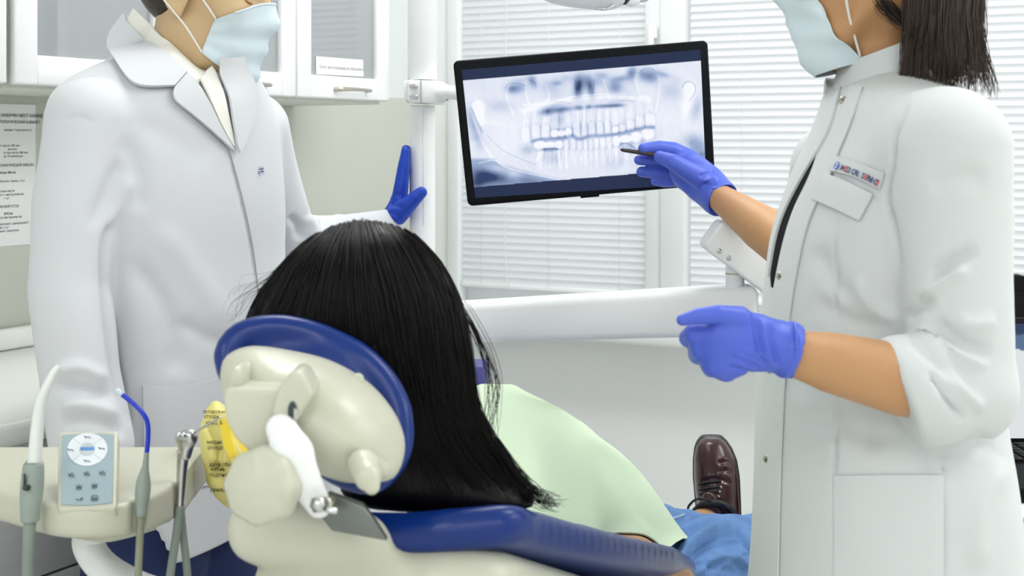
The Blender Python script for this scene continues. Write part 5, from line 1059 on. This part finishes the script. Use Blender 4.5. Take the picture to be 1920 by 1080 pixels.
# near hand: loosely closed, forefinger pointing left
H = 1.395
palm = union([pchain([(1450,646,H+.005,42),(1410,640,H,54),(1378,640,H-.002,57)], ((0, 1, 0), .62)), pchain([(1352,634,H,32),(1352,678,H,33)], ((0, 1, 0), .7))], .010)
fing = [pchain([(1385,600,H-.004,27),(1345,590,H-.012,18.5),(1308,593,H-.016,15.5),(1279,600,H-.016,11)]),
    pchain([(1340,630,H+.002,27),(1303,626,H+.006,21),(1291,634,H+.020,18),(1310,646,H+.035,15)]), pchain([(1345,650,H+.000,28),(1316,655,H+.006,22),(1310,664,H+.022,20),(1330,672,H+.035,15)]), pchain([(1355,672,H-.000,28),(1334,682,H+.006,22),(1334,690,H+.020,18),(1350,690,H+.033,14)]), pchain([(1385,670,H,36),(1362,692,H+.004,24),(1360,698,H+.016,16),(1372,692,H+.03,13)])]
cuf = union([pchain([(1440,648,H+.006,46),(1462,652,H+.006,47),(1474,655,H+.007,54)])], .01)
gl, gbv = glove('glove', union([palm, cuf], .012), fing, nitrile, wm, .0018, .004, (lambda g: g)(clip_above(pchain([(1472,656,H+.007,44),(1560,678,H+.01,70)]), lambda X, Y, Z: (P(1470,655,H)[0]-X))), [([(1412,590),(1420,640),(1432,690)], 5, -.0022), ([(1428,600),(1436,640),(1448,690)], 5, .002), ([(1444,604),(1448,645),(1462,690)], 5, -.002), ([(1368,668),(1400,680),(1425,690)], 4, -.0018), ([(1364,690),(1392,694),(1410,700)], 4, -.0018), ([(1395,656),(1420,664),(1440,672)], 4, .0015)])
cf = []
for q in np.linspace(0, 2*np.pi, 26): cf.append(P(1486+7*math.cos(q)-3*math.sin(q), 656+51*math.sin(q), H+.007-.0285*math.cos(q)))
tube('glove_cuff_roll', cf, .0018, nitrile, gl, 8, 80)
# far hand with probe
D2 = 2.40
palm = union([pchain([(1345,368,D2-.01,31),(1318,342,D2,38),(1290,318,D2,36)], ((0, 1, 0), .6)), pchain([(1300,312,D2+.012,22),(1285,332,D2+.012,24)], ((0, 1, 0), .6))], .01)
fing = [pchain([(1288,300,D2+.012,22),(1262,283,D2+.010,17),(1235,278,D2+.004,14.5),(1207,279,D2-.004,11)]), pchain([(1285,310,D2+.022,18),(1252,300,D2+.024,12.5),(1225,300,D2+.020,11.5),(1198,300,D2+.012,9.5)]),
    pchain([(1285,325,D2+.028,18),(1255,322,D2+.030,12.5),(1228,323,D2+.026,12),(1203,322,D2+.018,10)]), pchain([(1290,335,D2+.030,17),(1268,338,D2+.036,12),(1246,340,D2+.034,11.5),(1229,339,D2+.028,9)]),
    pchain([(1312,334,D2-.022,22),(1283,317,D2-.030,18),(1260,303,D2-.030,15.5),(1237,294,D2-.020,11.5)])]
cuf = pchain([(1332,352,D2-.008,34),(1348,370,D2-.022,36)])
g2, _ = glove('glove', union([palm, cuf], .01), fing, nitrile, wm, .0016, .003, chain([P(1360,379,D2-.035), P(1420,422,D2-.15)], [px(33,D2), px(42,D2)]), [([(1310,332),(1325,326),(1340,322)], 3.5, -.002), ([(1315,340),(1330,336),(1345,334)], 3.5, .0018), ([(1312,348),(1328,346),(1345,346)], 3.5, -.002), ([(1335,352),(1338,365),(1340,378)], 4, -.0025)])
cf = [P(1352+13*math.cos(q)*.5-20*math.sin(q)*.42, 372+4*math.cos(q)+31*math.sin(q)*.9, D2-.016-.026*math.cos(q)) for q in np.linspace(0, 2*np.pi, 24)]
pn = thing('dental_probe', 'thin dark probe held between the gloved fingers on the x-ray screen', 'probe', P(1200, 290, D2))
ptube('shaft', [(1166,281,D2-.008,3.4),(1200,286,D2-.008,4.2),(1240,292,D2-.010,4.4),(1290,300,D2-.006,4.2)], M('probe_dark', (70,62,64), .35, metal=.6), pn, 8); ptube('tip', [(1163,280.5,D2-.008,1.6),(1168,281,D2-.008,3.0)], M('probe_dark'), pn, 8)
flush_text()
